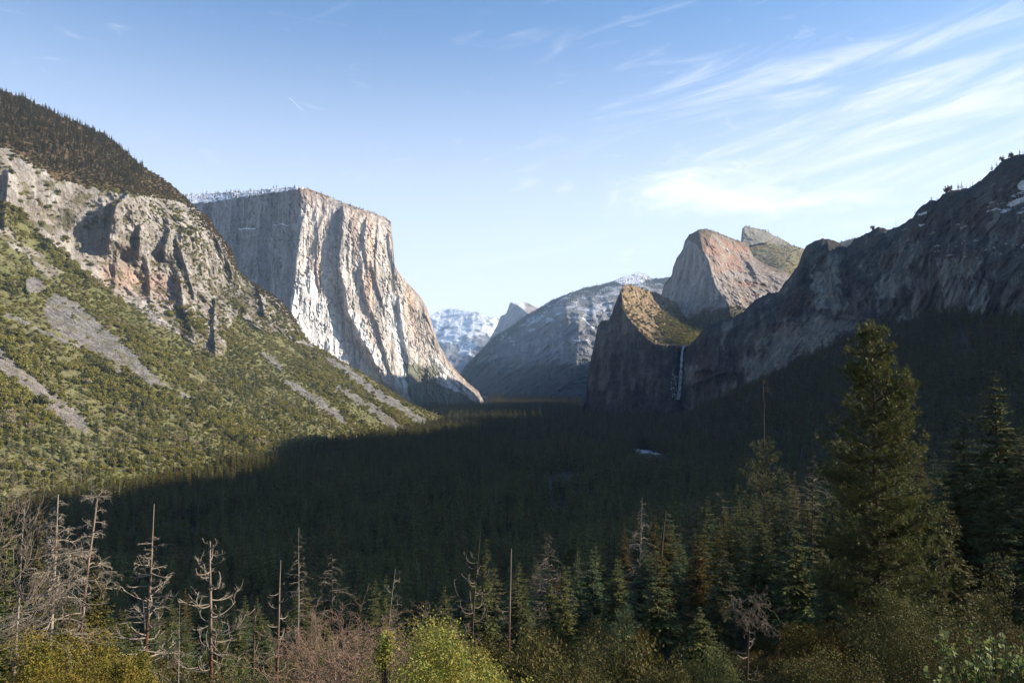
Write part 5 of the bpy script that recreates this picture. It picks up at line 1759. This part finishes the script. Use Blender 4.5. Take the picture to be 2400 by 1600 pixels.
def build_snags():  # shade on the dim snags is painted with darker branch and bark colours
    snag('dead_pine', 'tall dense grey snag with tangled drooping branches at the picture edge', (58, 1178), (32, 1590), 60, 10, 44, .30, .99, lambda t: 30 + 150 * min(1, t * 2.2), 'hook', 'bark_grey', 'branch_shaded', 3, 1, depth=3)
    snag('dead_pine', 'thick leafless pine whose bare boughs reach in from outside the picture', (-60, 1010), (-70, 1590), 50, 14, 22, .35, .98, lambda t: 60 + 130 * min(1, t * 2), 'hook', 'bark_grey', 'branch_shaded', 3, 2, depth=3)
    snag('dead_pine', 'tall pale silver snag with many drooping twiggy branches', (136, 1158), (121, 1485), 72, 12, 62, .34, .985, lambda t: 14 + 190 * min(.55, t), 'droop', 'bark_grey', 'branch_lit', 4, 3, tip=.22, depth=3)
    r = snag('dead_pine', 'leaning reddish snag with a tufted broken top and sideways branches', (229, 1162), (208, 1310), 92, 9, 26, .45, .93, lambda t: 10 + 190 * min(.38, t), 'droop', 'bark_red', 'branch_lit', 3, 4, tip=.4, depth=3)
    rng = np.random.default_rng(77)
    H = pt(229, 1162, 92).z - r.location.z
    x0 = pt(229, 1162, 92).x - r.location.x
    B = Acc()
    for k in range(16):
        a = rng.uniform(0, 6.28)
        twiggy(B, rng, (x0, 0, H - .1), (math.cos(a), math.sin(a), .15), 1.5, .03, 2, .5, -.06, 4, 5, .8, .009)
    link('broken_top', B.mesh('broken_top', [M['branch_lit']], True), r)
    snag('dead_pine', 'red-brown spire snag with a bare needle tip and short stubs', (362, 1180), (338, 1598), 60, 14, 62, .25, .86, lambda t: 8 + 75 * min(1, t * 1.6), 'flat', 'bark_red', 'branch_lit', 2, 5, tip=.12)
    snag('dead_pine', 'thin grey snag pressed against the red-brown spire', (335, 1402), (343, 1520), 63, 4, 16, .45, .98, lambda t: 26, 'flat', 'bark_grey', 'branch_lit', 1, 6)
    snag('dead_pine', 'reddish snag with antler-like curled branches and forked top', (492, 1268), (495, 1598), 62, 12, 52, .12, .995, lambda t: 26 + 80 * min(.9, t * 1.5), 'hook', 'bark_red', 'branch_lit', 2, 7, tip=.3, depth=2)
    snag('dead_pine', 'spindly pale young snag between the spire and the antlered snag', (421, 1405), (418, 1598), 58, 4, 26, .2, .97, lambda t: 14 + 26 * t, 'flat', 'bark_grey', 'branch_shaded', 2, 8)
    snag('dead_pine', 'dim dark snag stem behind the antlered snag', (597, 1415), (594, 1598), 72, 9, 12, .25, .97, lambda t: 34, 'hook', 'bark_brown', 'branch_shaded', 2, 9)
    snag('dead_pine', 'bare red pole snag beside the russet thicket', (658, 1312), (648, 1598), 60, 11, 17, .08, .86, lambda t: 16 + 60 * t, 'hook', 'bark_red', 'branch_lit', 1, 10, tip=.15)
    snag('dead_pine', 'ghostly grey dead fir standing behind the russet thicket', (778, 1290), (778, 1420), 130, 5, 34, .55, .97, lambda t: 6 + 130 * min(.4, t), 'droop', 'bark_brown', 'branch_shaded', 2, 11)
    snag('dead_pine', 'small crooked pale snag rising over the russet thicket', (925, 1332), (912, 1495), 46, 6, 24, .45, .98, lambda t: 14 + 90 * min(.5, t), 'flat', 'bark_grey', 'branch_lit', 2, 12, bend=.06)
    snag('dead_pine', 'bent-tipped snag with long hooked branches and no twigs', (1125, 1245), (1108, 1470), 68, 9, 19, .50, .86, lambda t: 20 + 110 * min(.6, t), 'hook', 'bark_brown', 'branch_shaded', 1, 13, tip=.12, bend=.05)
    snag('dead_pine', 'dark branchless pole snag beside the bent-tipped one', (1198, 1285), (1193, 1500), 66, 9, 9, .30, .66, lambda t: 34, 'hook', 'bark_red', 'branch_shaded', 1, 14, tip=.2)
    snag('dead_pine', 'slanting dead trunk rising through blue-green boughs', (1560, 1196), (1524, 1560), 90, 13, 8, .45, .98, lambda t: 26, 'flat', 'bark_brown', 'branch_shaded', 1, 15, tip=.25)
    r = snag('dead_pine', 'stump with white curled branches under a mat of grey twigs', (1756, 1468), (1750, 1598), 38, 8, 18, .35, .98, lambda t: 34, 'hook', 'bark_brown', 'branch_lit', 1, 16, tip=.5)
    B = Acc()
    rng = np.random.default_rng(78)
    p = pt(1765, 1440, 38.5) - r.location
    for k in range(30):
        d = rand_unit(1, rng)[0]
        twiggy(B, rng, (p.x + rng.normal(0, .35), p.y + rng.normal(0, .3), p.z + rng.normal(0, .35)), (d[0], d[1], d[2] * .6), 1.0, .014, 3, .55, -.03, 3, 5, .8, .006)
    link('twigs', B.mesh('twigs', [M['branch_shaded']], True), r)
    snag('dead_pine', 'grey twiggy snag high beside the great pine', (1908, 1063), (1902, 1300), 150, 5, 30, .55, .98, lambda t: 10 + 90 * min(.5, t), 'droop', 'bark_brown', 'branch_shaded', 2, 17)
    snag('dead_pine', 'second faint grey snag lower beside the great pine', (1873, 1130), (1877, 1330), 140, 5, 28, .5, .97, lambda t: 10 + 80 * min(.5, t), 'droop', 'bark_brown', 'branch_shaded', 2, 18)
    snag('dead_pine', 'thin grey snag behind the slanting trunk', (1692, 1150), (1692, 1300), 170, 4, 22, .5, .97, lambda t: 20, 'flat', 'bark_brown', 'branch_shaded', 1, 19)
    snag('dead_fir', 'brown drooping dead fir in the middle of the forest', (1285, 1245), (1285, 1420), 150, 6, 90, .25, .985, lambda t: 6 + 95 * min(.5, t), 'droop', 'bark_brown', 'branch_shaded', 3, 20, depth=2)
    snag('dead_fir', 'pinkish dead fir behind the small crooked snag', (700, 1235), (700, 1400), 190, 5, 50, .3, .98, lambda t: 6 + 60 * min(.5, t), 'droop', 'bark_grey', 'branch_shaded', 2, 21)
    snag('dead_fir', 'grey-brown dead fir left of the slanting trunk', (1505, 1165), (1500, 1330), 190, 5, 60, .3, .98, lambda t: 8 + 80 * min(.5, t), 'droop', 'bark_grey', 'branch_shaded', 2, 22)
    snag('dead_fir', 'reddish dead fir leaning over the dark stems by the slanting trunk', (1640, 1290), (1640, 1440), 110, 6, 60, .3, .98, lambda t: 8 + 90 * min(.5, t), 'droop', 'bark_red', 'branch_shaded', 2, 23)


build_snags()


def near_tree(label, top, D, halfw_px, variant, mat, name='fir_tree', cat='conifer', bark='bark_brown', group=None, squash=1.0):
    T = pt(top[0], top[1], D)
    base = Vector((T.x, D, float(ground_z(T.x, D))))
    H = max(4.0, T.z - base.z)
    root = thing(name, label, cat, base, (top[0] * 1.3) % 6.28, group)
    Tm, Gm, H0, spread = variant
    w = halfw_px * D / F_PX / (spread * H0 * .8)
    root.scale = (w, w, H / H0)
    link('trunk', Tm if bark is None else mesh_variant(Tm, bark), root)
    link('crown', mesh_variant(Gm, mat), root)
    return root


_mv = {}


def mesh_variant(me, mat):
    k = (me.name, mat)
    if k not in _mv:
        m = me.copy()
        m.materials.clear(); m.materials.append(M[mat])
        _mv[k] = m
    return _mv[k]


def build_near_trees():
    rng = np.random.default_rng(21)
    NV = []
    for s, sp, lv, per, dr, st in ((1, .17, 46, 6, .55, .06), (2, .22, 40, 6, .35, .1), (3, .14, 50, 5, .7, .05), (4, .20, 40, 5, .2, .2)):
        T, G = conifer_near(s, 28, sp, lv, per, st, dr)
        NV.append((T.mesh('trunk', [M['bark_brown']], True), G.mesh('crown', [M['near_conifer']]), 28, sp))
    named = [('pair of blue-green boughed fir, nearer one around the slanting trunk', (1512, 1278), 105, 62, 1, 'blue_green'), ('blue-green fir directly behind the slanting dead trunk', (1585, 1300), 118, 50, 0, 'blue_green'),
             ('dark round-topped pine behind the bent-tipped snag', (1138, 1262), 120, 45, 3, 'near_conifer'), ('dark green fir between the bare pole and the brown dead fir', (1232, 1378), 120, 34, 0, 'near_conifer'),
             ('dull green fir behind the small crooked snag', (905, 1345), 120, 40, 1, 'near_conifer'), ('deep green cedar behind the pale silver snag', (225, 1300), 84, 62, 1, 'olive_leaf'),
             ('small green fir peeping over the thicket by the ghostly fir', (845, 1390), 120, 24, 2, 'near_conifer'), ('bushy blue-green fir left of the dark stems by the tall pine', (1700, 1300), 95, 60, 3, 'blue_green'),
             ('shadowy fir beside the tall dark pine', (1860, 1260), 120, 60, 1, 'near_conifer'), ('dim fir with brown lower boughs below the great pine', (1940, 1340), 70, 70, 3, 'near_conifer'),
             ('tall dark fir standing at the dim edge', (2330, 865), 95, 95, 1, 'near_conifer'), ('slim dark fir between the great pine and the edge fir', (2255, 960), 110, 70, 0, 'near_conifer'), ('wide dark fir filling the dim corner above the oak', (2400, 1020), 85, 90, 3, 'near_conifer'),
             ('young olive fir by the gap in the dim corner', (2205, 1285), 52, 40, 3, 'olive_leaf'), ('green fir at the edge behind the dense grey snag', (20, 1120), 170, 50, 1, 'near_conifer'), ('narrow dark fir beside the silver snag', (95, 1130), 190, 32, 0, 'near_conifer'),
             ('yellowish fir behind the antlered snag', (560, 1440), 80, 40, 1, 'near_conifer'), ('dull fir behind the dim dark stem', (610, 1420), 110, 45, 3, 'near_conifer'), ('olive fir low beside the tall dark pine', (1640, 1420), 75, 55, 1, 'near_conifer')]
    for lb, top, D, hw_, k, mt in named:
        near_tree(lb, top, D, hw_, NV[k], mt)
    # forest on the near slope
    names = ['slender', 'full', 'narrow', 'broad']
    cnt = 0
    tries = 0
    placed = [(n[1][0], n[2]) for n in named]
    while cnt < 290 and tries < 12000:
        tries += 1
        D = rng.uniform(95, 350) if rng.random() < .8 else rng.uniform(70, 120)
        px = rng.uniform(-80, 2480) if cnt < 140 else rng.uniform(1050, 2500)
        if D < 120 and 1000 < px < 1500:
            continue
        if any(abs(px - a) * min(D, b) / F_PX < 2.6 and abs(D - b) < 7 for a, b in placed):
            continue
        u, _ = ray(px, 1000)
        x = float(u) * D
        gz = float(ground_z(x, D))
        lim = np.interp(px, [0, 300, 500, 1200, 1500, 1850, 2100, 2400], [1200, 1340, 1350, 1270, 1170, 1080, 1040, 950]) + np.interp(D, [70, 120, 250, 350], [130, 90, 20, 0])
        ztop = (885 - lim) / F_PX * D
        H = min(rng.uniform(15, 30), ztop - gz)
        if H < 9:
            continue
        placed.append((px, D))
        k = int(rng.integers(0, 4))
        top = project(x, D, gz + H)
        mt = ['near_conifer', 'near_conifer', 'near_conifer', 'blue_green', 'brown_shrub'][int(rng.integers(0, 5))]
        tn = {'near_conifer': 'green', 'blue_green': 'bluish', 'brown_shrub': 'rusty'}[mt]
        dep = 'just below the viewpoint' if D < 130 else 'partway down the slope' if D < 230 else 'at the slope foot'
        near_tree(f'{names[k]} {tn} fir {dep}, behind the {where(px)}', (float(top[0]), float(top[1])), D, H * .19 * F_PX / D * rng.uniform(.8, 1.3), NV[k], mt, group='conifers on the near slope')
        cnt += 1

    # unseen firs added beyond the frame edge to shade the near slope
    for i in range(34):
        y = rng.uniform(50, 150); x = rng.uniform(max(56, y * .72), 150)
        gz = float(ground_z(x, y)); H = rng.uniform(22, 31)
        top = project(x, y, gz + H)
        near_tree(f'{names[i % 4]} unseen fir added beyond the slope edge for shade', (float(top[0]), float(top[1])), y, H * .17 * F_PX / y, NV[i % 4], 'near_conifer', group='unseen firs added for shade')

    # the great pine
    D = 60
    T = pt(2042, 768, D)
    gz = float(ground_z(T.x, D))
    H = T.z - gz
    root = thing('great_pine', 'great yellow-green pine towering above the shaded cliffs with tufted boughs', 'pine', (T.x, D, gz))
    a, b, g = tufted_pine(5, H, 4.9, H - 25.5, tuft=.40, needles=17, whorls=52, per=7, nw=.036, up=.3, dens=1.25)
    link('trunk', a.mesh('trunk', [M['bark_brown']], True), root)
    link('branches', b.mesh('branches', [M['bark_brown']]), root, kind='stuff')
    link('needles', g.mesh('needles', [M['pine']]), root, kind='stuff')
    # tall dark pine with dead tip
    D = 105
    T = pt(1790, 1035, D)
    gz = float(ground_z(T.x, D))
    H = T.z - gz
    root = thing('tall_pine', 'tall dark pine with a dead bare tip and thin boughs', 'pine', (T.x, D, gz))
    a, b, g = tufted_pine(9, H, 6.0, 3.5, tuft=.55, needles=10, whorls=26, per=5, nw=.045, up=.1, dens=.55)
    tip = pt(1790, 872, D)
    tube(a, [(0, 0, H - 1), (.1, 0, H + (tip.z - T.z) * .5), (0, 0, H + (tip.z - T.z))],   .09, .02, 6)
    rg = np.random.default_rng(4)
    for k in range(9):
        z = H + (tip.z - T.z) * rg.uniform(.1, .92)
        an = rg.choice([0, 3.14]) + rg.normal(0, .5)
        twiggy(b, rg, (0, 0, z), (math.cos(an), math.sin(an), -.05), rg.uniform(.5, 1.5), .03, 1, .4, 0, 3, 5, .7, .012)
    link('trunk', a.mesh('trunk', [M['bark_brown']], True), root)
    link('branches', b.mesh('branches', [M['bark_brown']]), root, kind='stuff')
    link('needles', g.mesh('needles', [M['near_conifer']]), root, kind='stuff')
    # young pine in the middle
    D = 48
    T = pt(1462, 1432, D)
    gz = float(ground_z(T.x, D))
    H = T.z - gz
    root = thing('young_pine', 'young pine with soft blue-green tufts among olive oaks', 'pine', (T.x, D, gz))
    a, b, g = tufted_pine(12, H, 1.7, 1.0, tuft=.34, needles=14, whorls=16, per=5, nw=.02, up=.45)
    link('trunk', a.mesh('trunk', [M['bark_brown']], True), root)
    link('branches', b.mesh('branches', [M['bark_brown']]), root, kind='stuff')
    link('needles', g.mesh('needles', [M['blue_green']]), root, kind='stuff')


build_near_trees()


def leafy(label, px, py_top, halfw, D, n, leaf, mat, seed, name='oak_tree', cat='oak', depth_px=None, aspect=.6, group=None, lobes=26, fill=.35):
    T = pt(px, py_top, D)
    gz = float(ground_z(T.x, D))
    rx = halfw * D / F_PX * 1.2
    rz = min(T.z - gz, (depth_px or (1680 - py_top)) * D / F_PX)
    root = thing(name, label, cat, (T.x, D, gz), 0, group)
    V, F, lob = leafy_crown(seed, rx, rx, rz * .93, n, leaf, lobes=lobes, aspect=aspect, fill=fill)
    off = T.z - gz - rz
    V = V + np.array([0, 0, off])
    link('leaves', mesh_from('leaves', V, F, [M[mat]]), root, kind='stuff')
    A = Acc()
    rg = np.random.default_rng(seed)
    tube(A, [(0, 0, -.5), (.1 * rx, 0, off * .5), (0, .1 * rx, off + rz * .25)], .05 + .035 * rx, .03 + .02 * rx, 7)
    for c in lob[:14]:
        p1 = c + np.array([0, 0, off])
        tube(A, [(0, 0, off * .6), p1 * .5 + np.array([0, 0, off * .3]) + rg.normal(0, .06 * rx, 3), p1], .02 + .012 * rx, .008, 5)
    link('trunk', A.mesh('trunk', [M['bark_brown']], True), root)
    return root


def thicket(label, px, py_top, halfw, D, stems, seed, mat='twig_red', depth=4):
    rng = np.random.default_rng(seed)
    T = pt(px, py_top, D)
    gz = float(ground_z(T.x, D))
    H = T.z - gz
    root = thing('bare_shrub', label, 'shrub', (T.x, D, gz), 0, 'leafless shrubs')
    for k in range(stems):
        a = 6.283 * k / stems + rng.normal(0, .3)
        w_ = halfw * D / F_PX * .62
        A = Acc()
        base = np.array([math.cos(a) * .2, math.sin(a) * .2, -.3])
        q = rng.uniform(.35, 1.0)
        mid = np.array([math.cos(a) * w_ * q * .6, math.sin(a) * w_ * q * .6, H * .5])
        tip = np.array([math.cos(a) * w_ * q, math.sin(a) * w_ * q, H * rng.uniform(.62, .8) * (1.06 - .15 * q)])
        tube(A, [base, mid * .6 + base * .4, mid, tip], .055, .022, 5)
        for j in range(11):
            f = rng.uniform(0.25, 1)
            p = mid * (1 - f) + tip * f if f < 1 else tip
            d = unit(np.array([math.cos(a), math.sin(a), 0]) * .5 + np.array([0, 0, .8]) + .8 * rng.normal(size=3))
            twiggy(A, rng, p, d, H * .24 * rng.uniform(.7, 1.15), .017, depth - 1, .55, .02, 3, 5, .85, .0065)
        link('stem', A.mesh('stem', [M[mat]], True), root)
    return root


def build_shrubs():
    leafy('sunlit yellow-green oak shrub sparkling at the bottom edge', 1015, 1445, 235, 16, 42000, .052, 'bright_leaf', 1, 'oak_shrub', 'shrub', depth_px=330, lobes=40)
    leafy('small pale-leaved sprig rising beside the sunlit oak shrub', 905, 1452, 34, 15.5, 1500, .055, 'bright_leaf', 2, 'oak_shrub', 'shrub', depth_px=120, lobes=9)
    leafy('green oak top behind the sunlit shrub, under the bent snag', 1085, 1452, 85, 34, 9000, .10, 'gold_leaf', 3)
    leafy('olive oak top just under the dark branchless pole', 1150, 1440, 70, 40, 7000, .12, 'olive_leaf', 4)
    leafy('twin-headed olive oak beside the dark branchless pole', 1255, 1462, 72, 33, 10000, .085, 'olive_leaf', 5)
    leafy('low olive oak at the bottom edge between larger ones', 1330, 1540, 90, 26, 10000, .075, 'olive_leaf', 6)
    leafy('round grey-green oak behind the young pine', 1400, 1425, 80, 52, 8000, .14, 'grey_leaf', 7)
    leafy('brown oak between twin-headed oak and young pine', 1340, 1418, 75, 58, 8000, .14, 'brown_shrub', 8)
    leafy('dusky oak under the brown drooping dead fir', 1270, 1408, 60, 62, 6000, .15, 'grey_leaf', 9)
    leafy('broad olive oak in the dim corner with speckled leaves', 2135, 1316, 150, 34, 24000, .085, 'olive_leaf', 10, lobes=44)
    leafy('grey-brown leafy oak at the edge beyond the speckled oak', 2370, 1262, 130, 46, 17000, .13, 'grey_leaf', 11, lobes=36)
    leafy('dim olive oak tucked below the grey-brown one', 2250, 1420, 70, 42, 8000, .11, 'olive_leaf', 12)
    leafy('low brown-green oak along the bottom under the great pine', 1950, 1480, 120, 30, 13000, .08, 'olive_leaf', 13, lobes=36)
    leafy('brown-green oak beside the curled-branch stump', 1850, 1500, 80, 32, 8000, .09, 'grey_leaf', 14)
    leafy('low green shrub between slanting trunk and curled-branch stump', 1660, 1500, 90, 36, 12000, .07, 'near_conifer', 15)
    leafy('green-brown shrub at the foot of the slanting trunk', 1565, 1540, 80, 30, 8000, .08, 'olive_leaf', 16)
    leafy('golden-green brush massed in the bottom corner', 95, 1468, 130, 26, 20000, .075, 'gold_leaf', 17, 'oak_shrub', 'shrub', lobes=44)
    leafy('golden brush with orange tips below the leaning snag', 225, 1440, 75, 28, 12000, .07, 'gold_leaf', 18, 'oak_shrub', 'shrub', lobes=30)
    leafy('green-gold shrub left of the red-brown spire', 290, 1500, 80, 25, 11000, .07, 'gold_leaf', 19, 'oak_shrub', 'shrub', lobes=30)
    leafy('dull green shrub behind the bare pole snag', 560, 1520, 90, 38, 8000, .10, 'near_conifer', 20, 'oak_shrub', 'shrub')
    leafy('low dim shrub below the antlered snag', 470, 1560, 80, 34, 7000, .09, 'grey_leaf', 21, 'oak_shrub', 'shrub')
    thicket('russet leafless thicket with countless fine twigs', 790, 1385, 125, 29, 9, 31)
    thicket('smaller russet thicket under the small crooked snag', 968, 1388, 62, 34, 6, 32)
    thicket('low russet thicket in front of the larger one', 850, 1480, 90, 22, 7, 33)
    # close leafy sprays in the corner
    rng = np.random.default_rng(50)
    for lb, px, py, hw_, D, n in (('pale green waxy-leaved shrub close in the bottom corner', 2350, 1492, 120, 6.5, 1900), ('waxy-leaved sprig standing beside the corner shrub', 2212, 1552, 30, 6.2, 170)):
        T = pt(px, py, D)
        gz = float(ground_z(T.x, D))
        H = T.z - gz
        root = thing('waxy_shrub', lb, 'shrub', (T.x, D, gz), 0, 'waxy-leaved shrubs')
        rx = hw_ * D / F_PX
        k = max(5, n // 22)
        tops = np.c_[rng.uniform(-rx, rx, k), rng.uniform(-rx, rx, k), H - np.abs(rng.normal(0, .12, k))]
        tops[0] = (0, 0, H)
        A = Acc(); Vs, Fs, c = [], [], 0
        for t in tops:
            b = np.array([t[0] * .4, t[1] * .4, H - 1.0])
            tube(A, [(0, 0, -.1), b * [.6, .6, .6], b, t], .008, .003, 5)
            m = n // k
            s = rng.uniform(0, 1, m)
            p = b + (t - b) * s[:, None] ** .6
            an = rng.uniform(0, 6.28, m)
            dv = unit(np.c_[np.cos(an), np.sin(an), rng.uniform(.1, 1.1, m)])
            sz = rng.uniform(.026, .052, m)
            # five-sided rounded leaves
            sd = unit(np.cross(dv, unit(rng.normal(size=(m, 3)) + [0, -.8, .3])))
            ring = [(0, 0), (.25, .36), (.65, .42), (1, .12), (1, -.12), (.65, -.42), (.25, -.36)]
            V = np.stack([p + dv * (sz * a_)[:, None] + sd * (sz * b_)[:, None] for a_, b_ in ring], 1).reshape(-1, 3)
            F = np.arange(m * 7).reshape(m, 7) + c
            Vs.append(V); Fs.append(F); c += m * 7
        link('leaves', mesh_from('leaves', np.concatenate(Vs), np.concatenate(Fs), [M['waxy_leaf']]), root, kind='stuff')
        link('stem', A.mesh('stem', [M['bark_brown']], True), root)
    # filler oaks on the near slope
    vars_ = []
    for s in range(4):
        V, F, _ = leafy_crown(200 + s, 1, 1, 1.0, 11000, .036, lobes=30)
        vars_.append(mesh_from('leaves', V, F, [M['grey_leaf']]))
    A = Acc(); tube(A, [(0, 0, -.6), (.03, 0, .3), (0, .05, .6)], .06, .02, 6)
    tr = A.mesh('trunk', [M['bark_brown']], True)
    rg = np.random.default_rng(61)
    mats = [('olive_leaf', 'olive'), ('grey_leaf', 'grey-green'), ('brown_shrub', 'russet'), ('near_conifer', 'dark green')]
    for i in range(95):
        D = rg.uniform(30, 120) if i < 70 else rg.uniform(120, 240)
        px = rg.uniform(-60, 2460)
        u, _ = ray(px, 1000)
        x = float(u) * D
        gz = float(ground_z(x, D))
        H = min(rg.uniform(3.5, 8.5), (885 - (1440 if D > 60 else 1490)) / F_PX * D - gz) if D < 120 else rg.uniform(5, 9)
        if H < 2.2:
            continue
        mt, wd = mats[int(rg.integers(0, 4))]
        dep = 'close below the viewpoint' if D < 60 else 'on the near slope' if D < 120 else 'deep on the slope'
        root = thing('oak_tree', f'{"small" if H < 4 else "rounded" if H < 6 else "big"} {wd} oak {dep}, beside the {where(px)}', 'oak', (x, D, gz), rg.uniform(0, 6.28), 'oaks on the near slope')
        w_ = H * rg.uniform(.45, .75)
        root.scale = (w_, w_, H)
        link('leaves', mesh_variant(vars_[i % 4], mt), root, kind='stuff')
        link('trunk', tr, root)


build_shrubs()


def build_understory():
    rng = np.random.default_rng(91)
    n = 4200
    D = 24 * (380 / 24) ** rng.random(n)
    u = rng.uniform(-.85, .85, n)
    x = u * D
    P = np.c_[x, D, ground_z(x, D)]
    src = [c for o in C.objects if o.get('group') == 'oaks on the near slope' for c in o.children if c.name.startswith('leaves')][:12]
    r = rng.uniform(.7, 2.2, n) * np.clip(D / 60, .5, 1.2)
    mass('undergrowth', P, np.c_[r, r, r * rng.uniform(.7, 1.4, n)], np.c_[np.zeros((n, 2)), rng.uniform(0, 6.28, n)], rng.integers(0, len(src), n), src, 'low russet and olive undergrowth on the near slope')


build_understory()


# look-alikes that still share a label are told apart by their order across the picture
def settle_labels():
    one = 'zeroth first second third fourth fifth sixth seventh eighth ninth tenth eleventh twelfth thirteenth fourteenth fifteenth sixteenth seventeenth eighteenth nineteenth'.split()
    ords = ['leftmost'] + [f'{w} from left' for w in one[2:]] + [f'{a}-{b} from left' for a in ('twenty', 'thirty', 'forty') for b in one[1:10]]
    by = {}
    for o in C.objects:
        if o.parent is None and 'label' in o and 'category' in o:
            by.setdefault(o['label'], []).append(o)
    for lb, os_ in by.items():
        if len(os_) < 2:
            continue
        os_.sort(key=lambda o: project(o.location.x, o.location.y, o.location.z)[0])
        n = len(os_)
        for i, o in enumerate(os_):
            t = ('left one', 'right one')[i] if n == 2 else ('left one', 'middle one', 'right one')[i] if n == 3 else 'rightmost' if i == n - 1 else ords[i] if i < len(ords) else None
            if t:
                o['label'] = f'{lb}, {t}'


settle_labels()
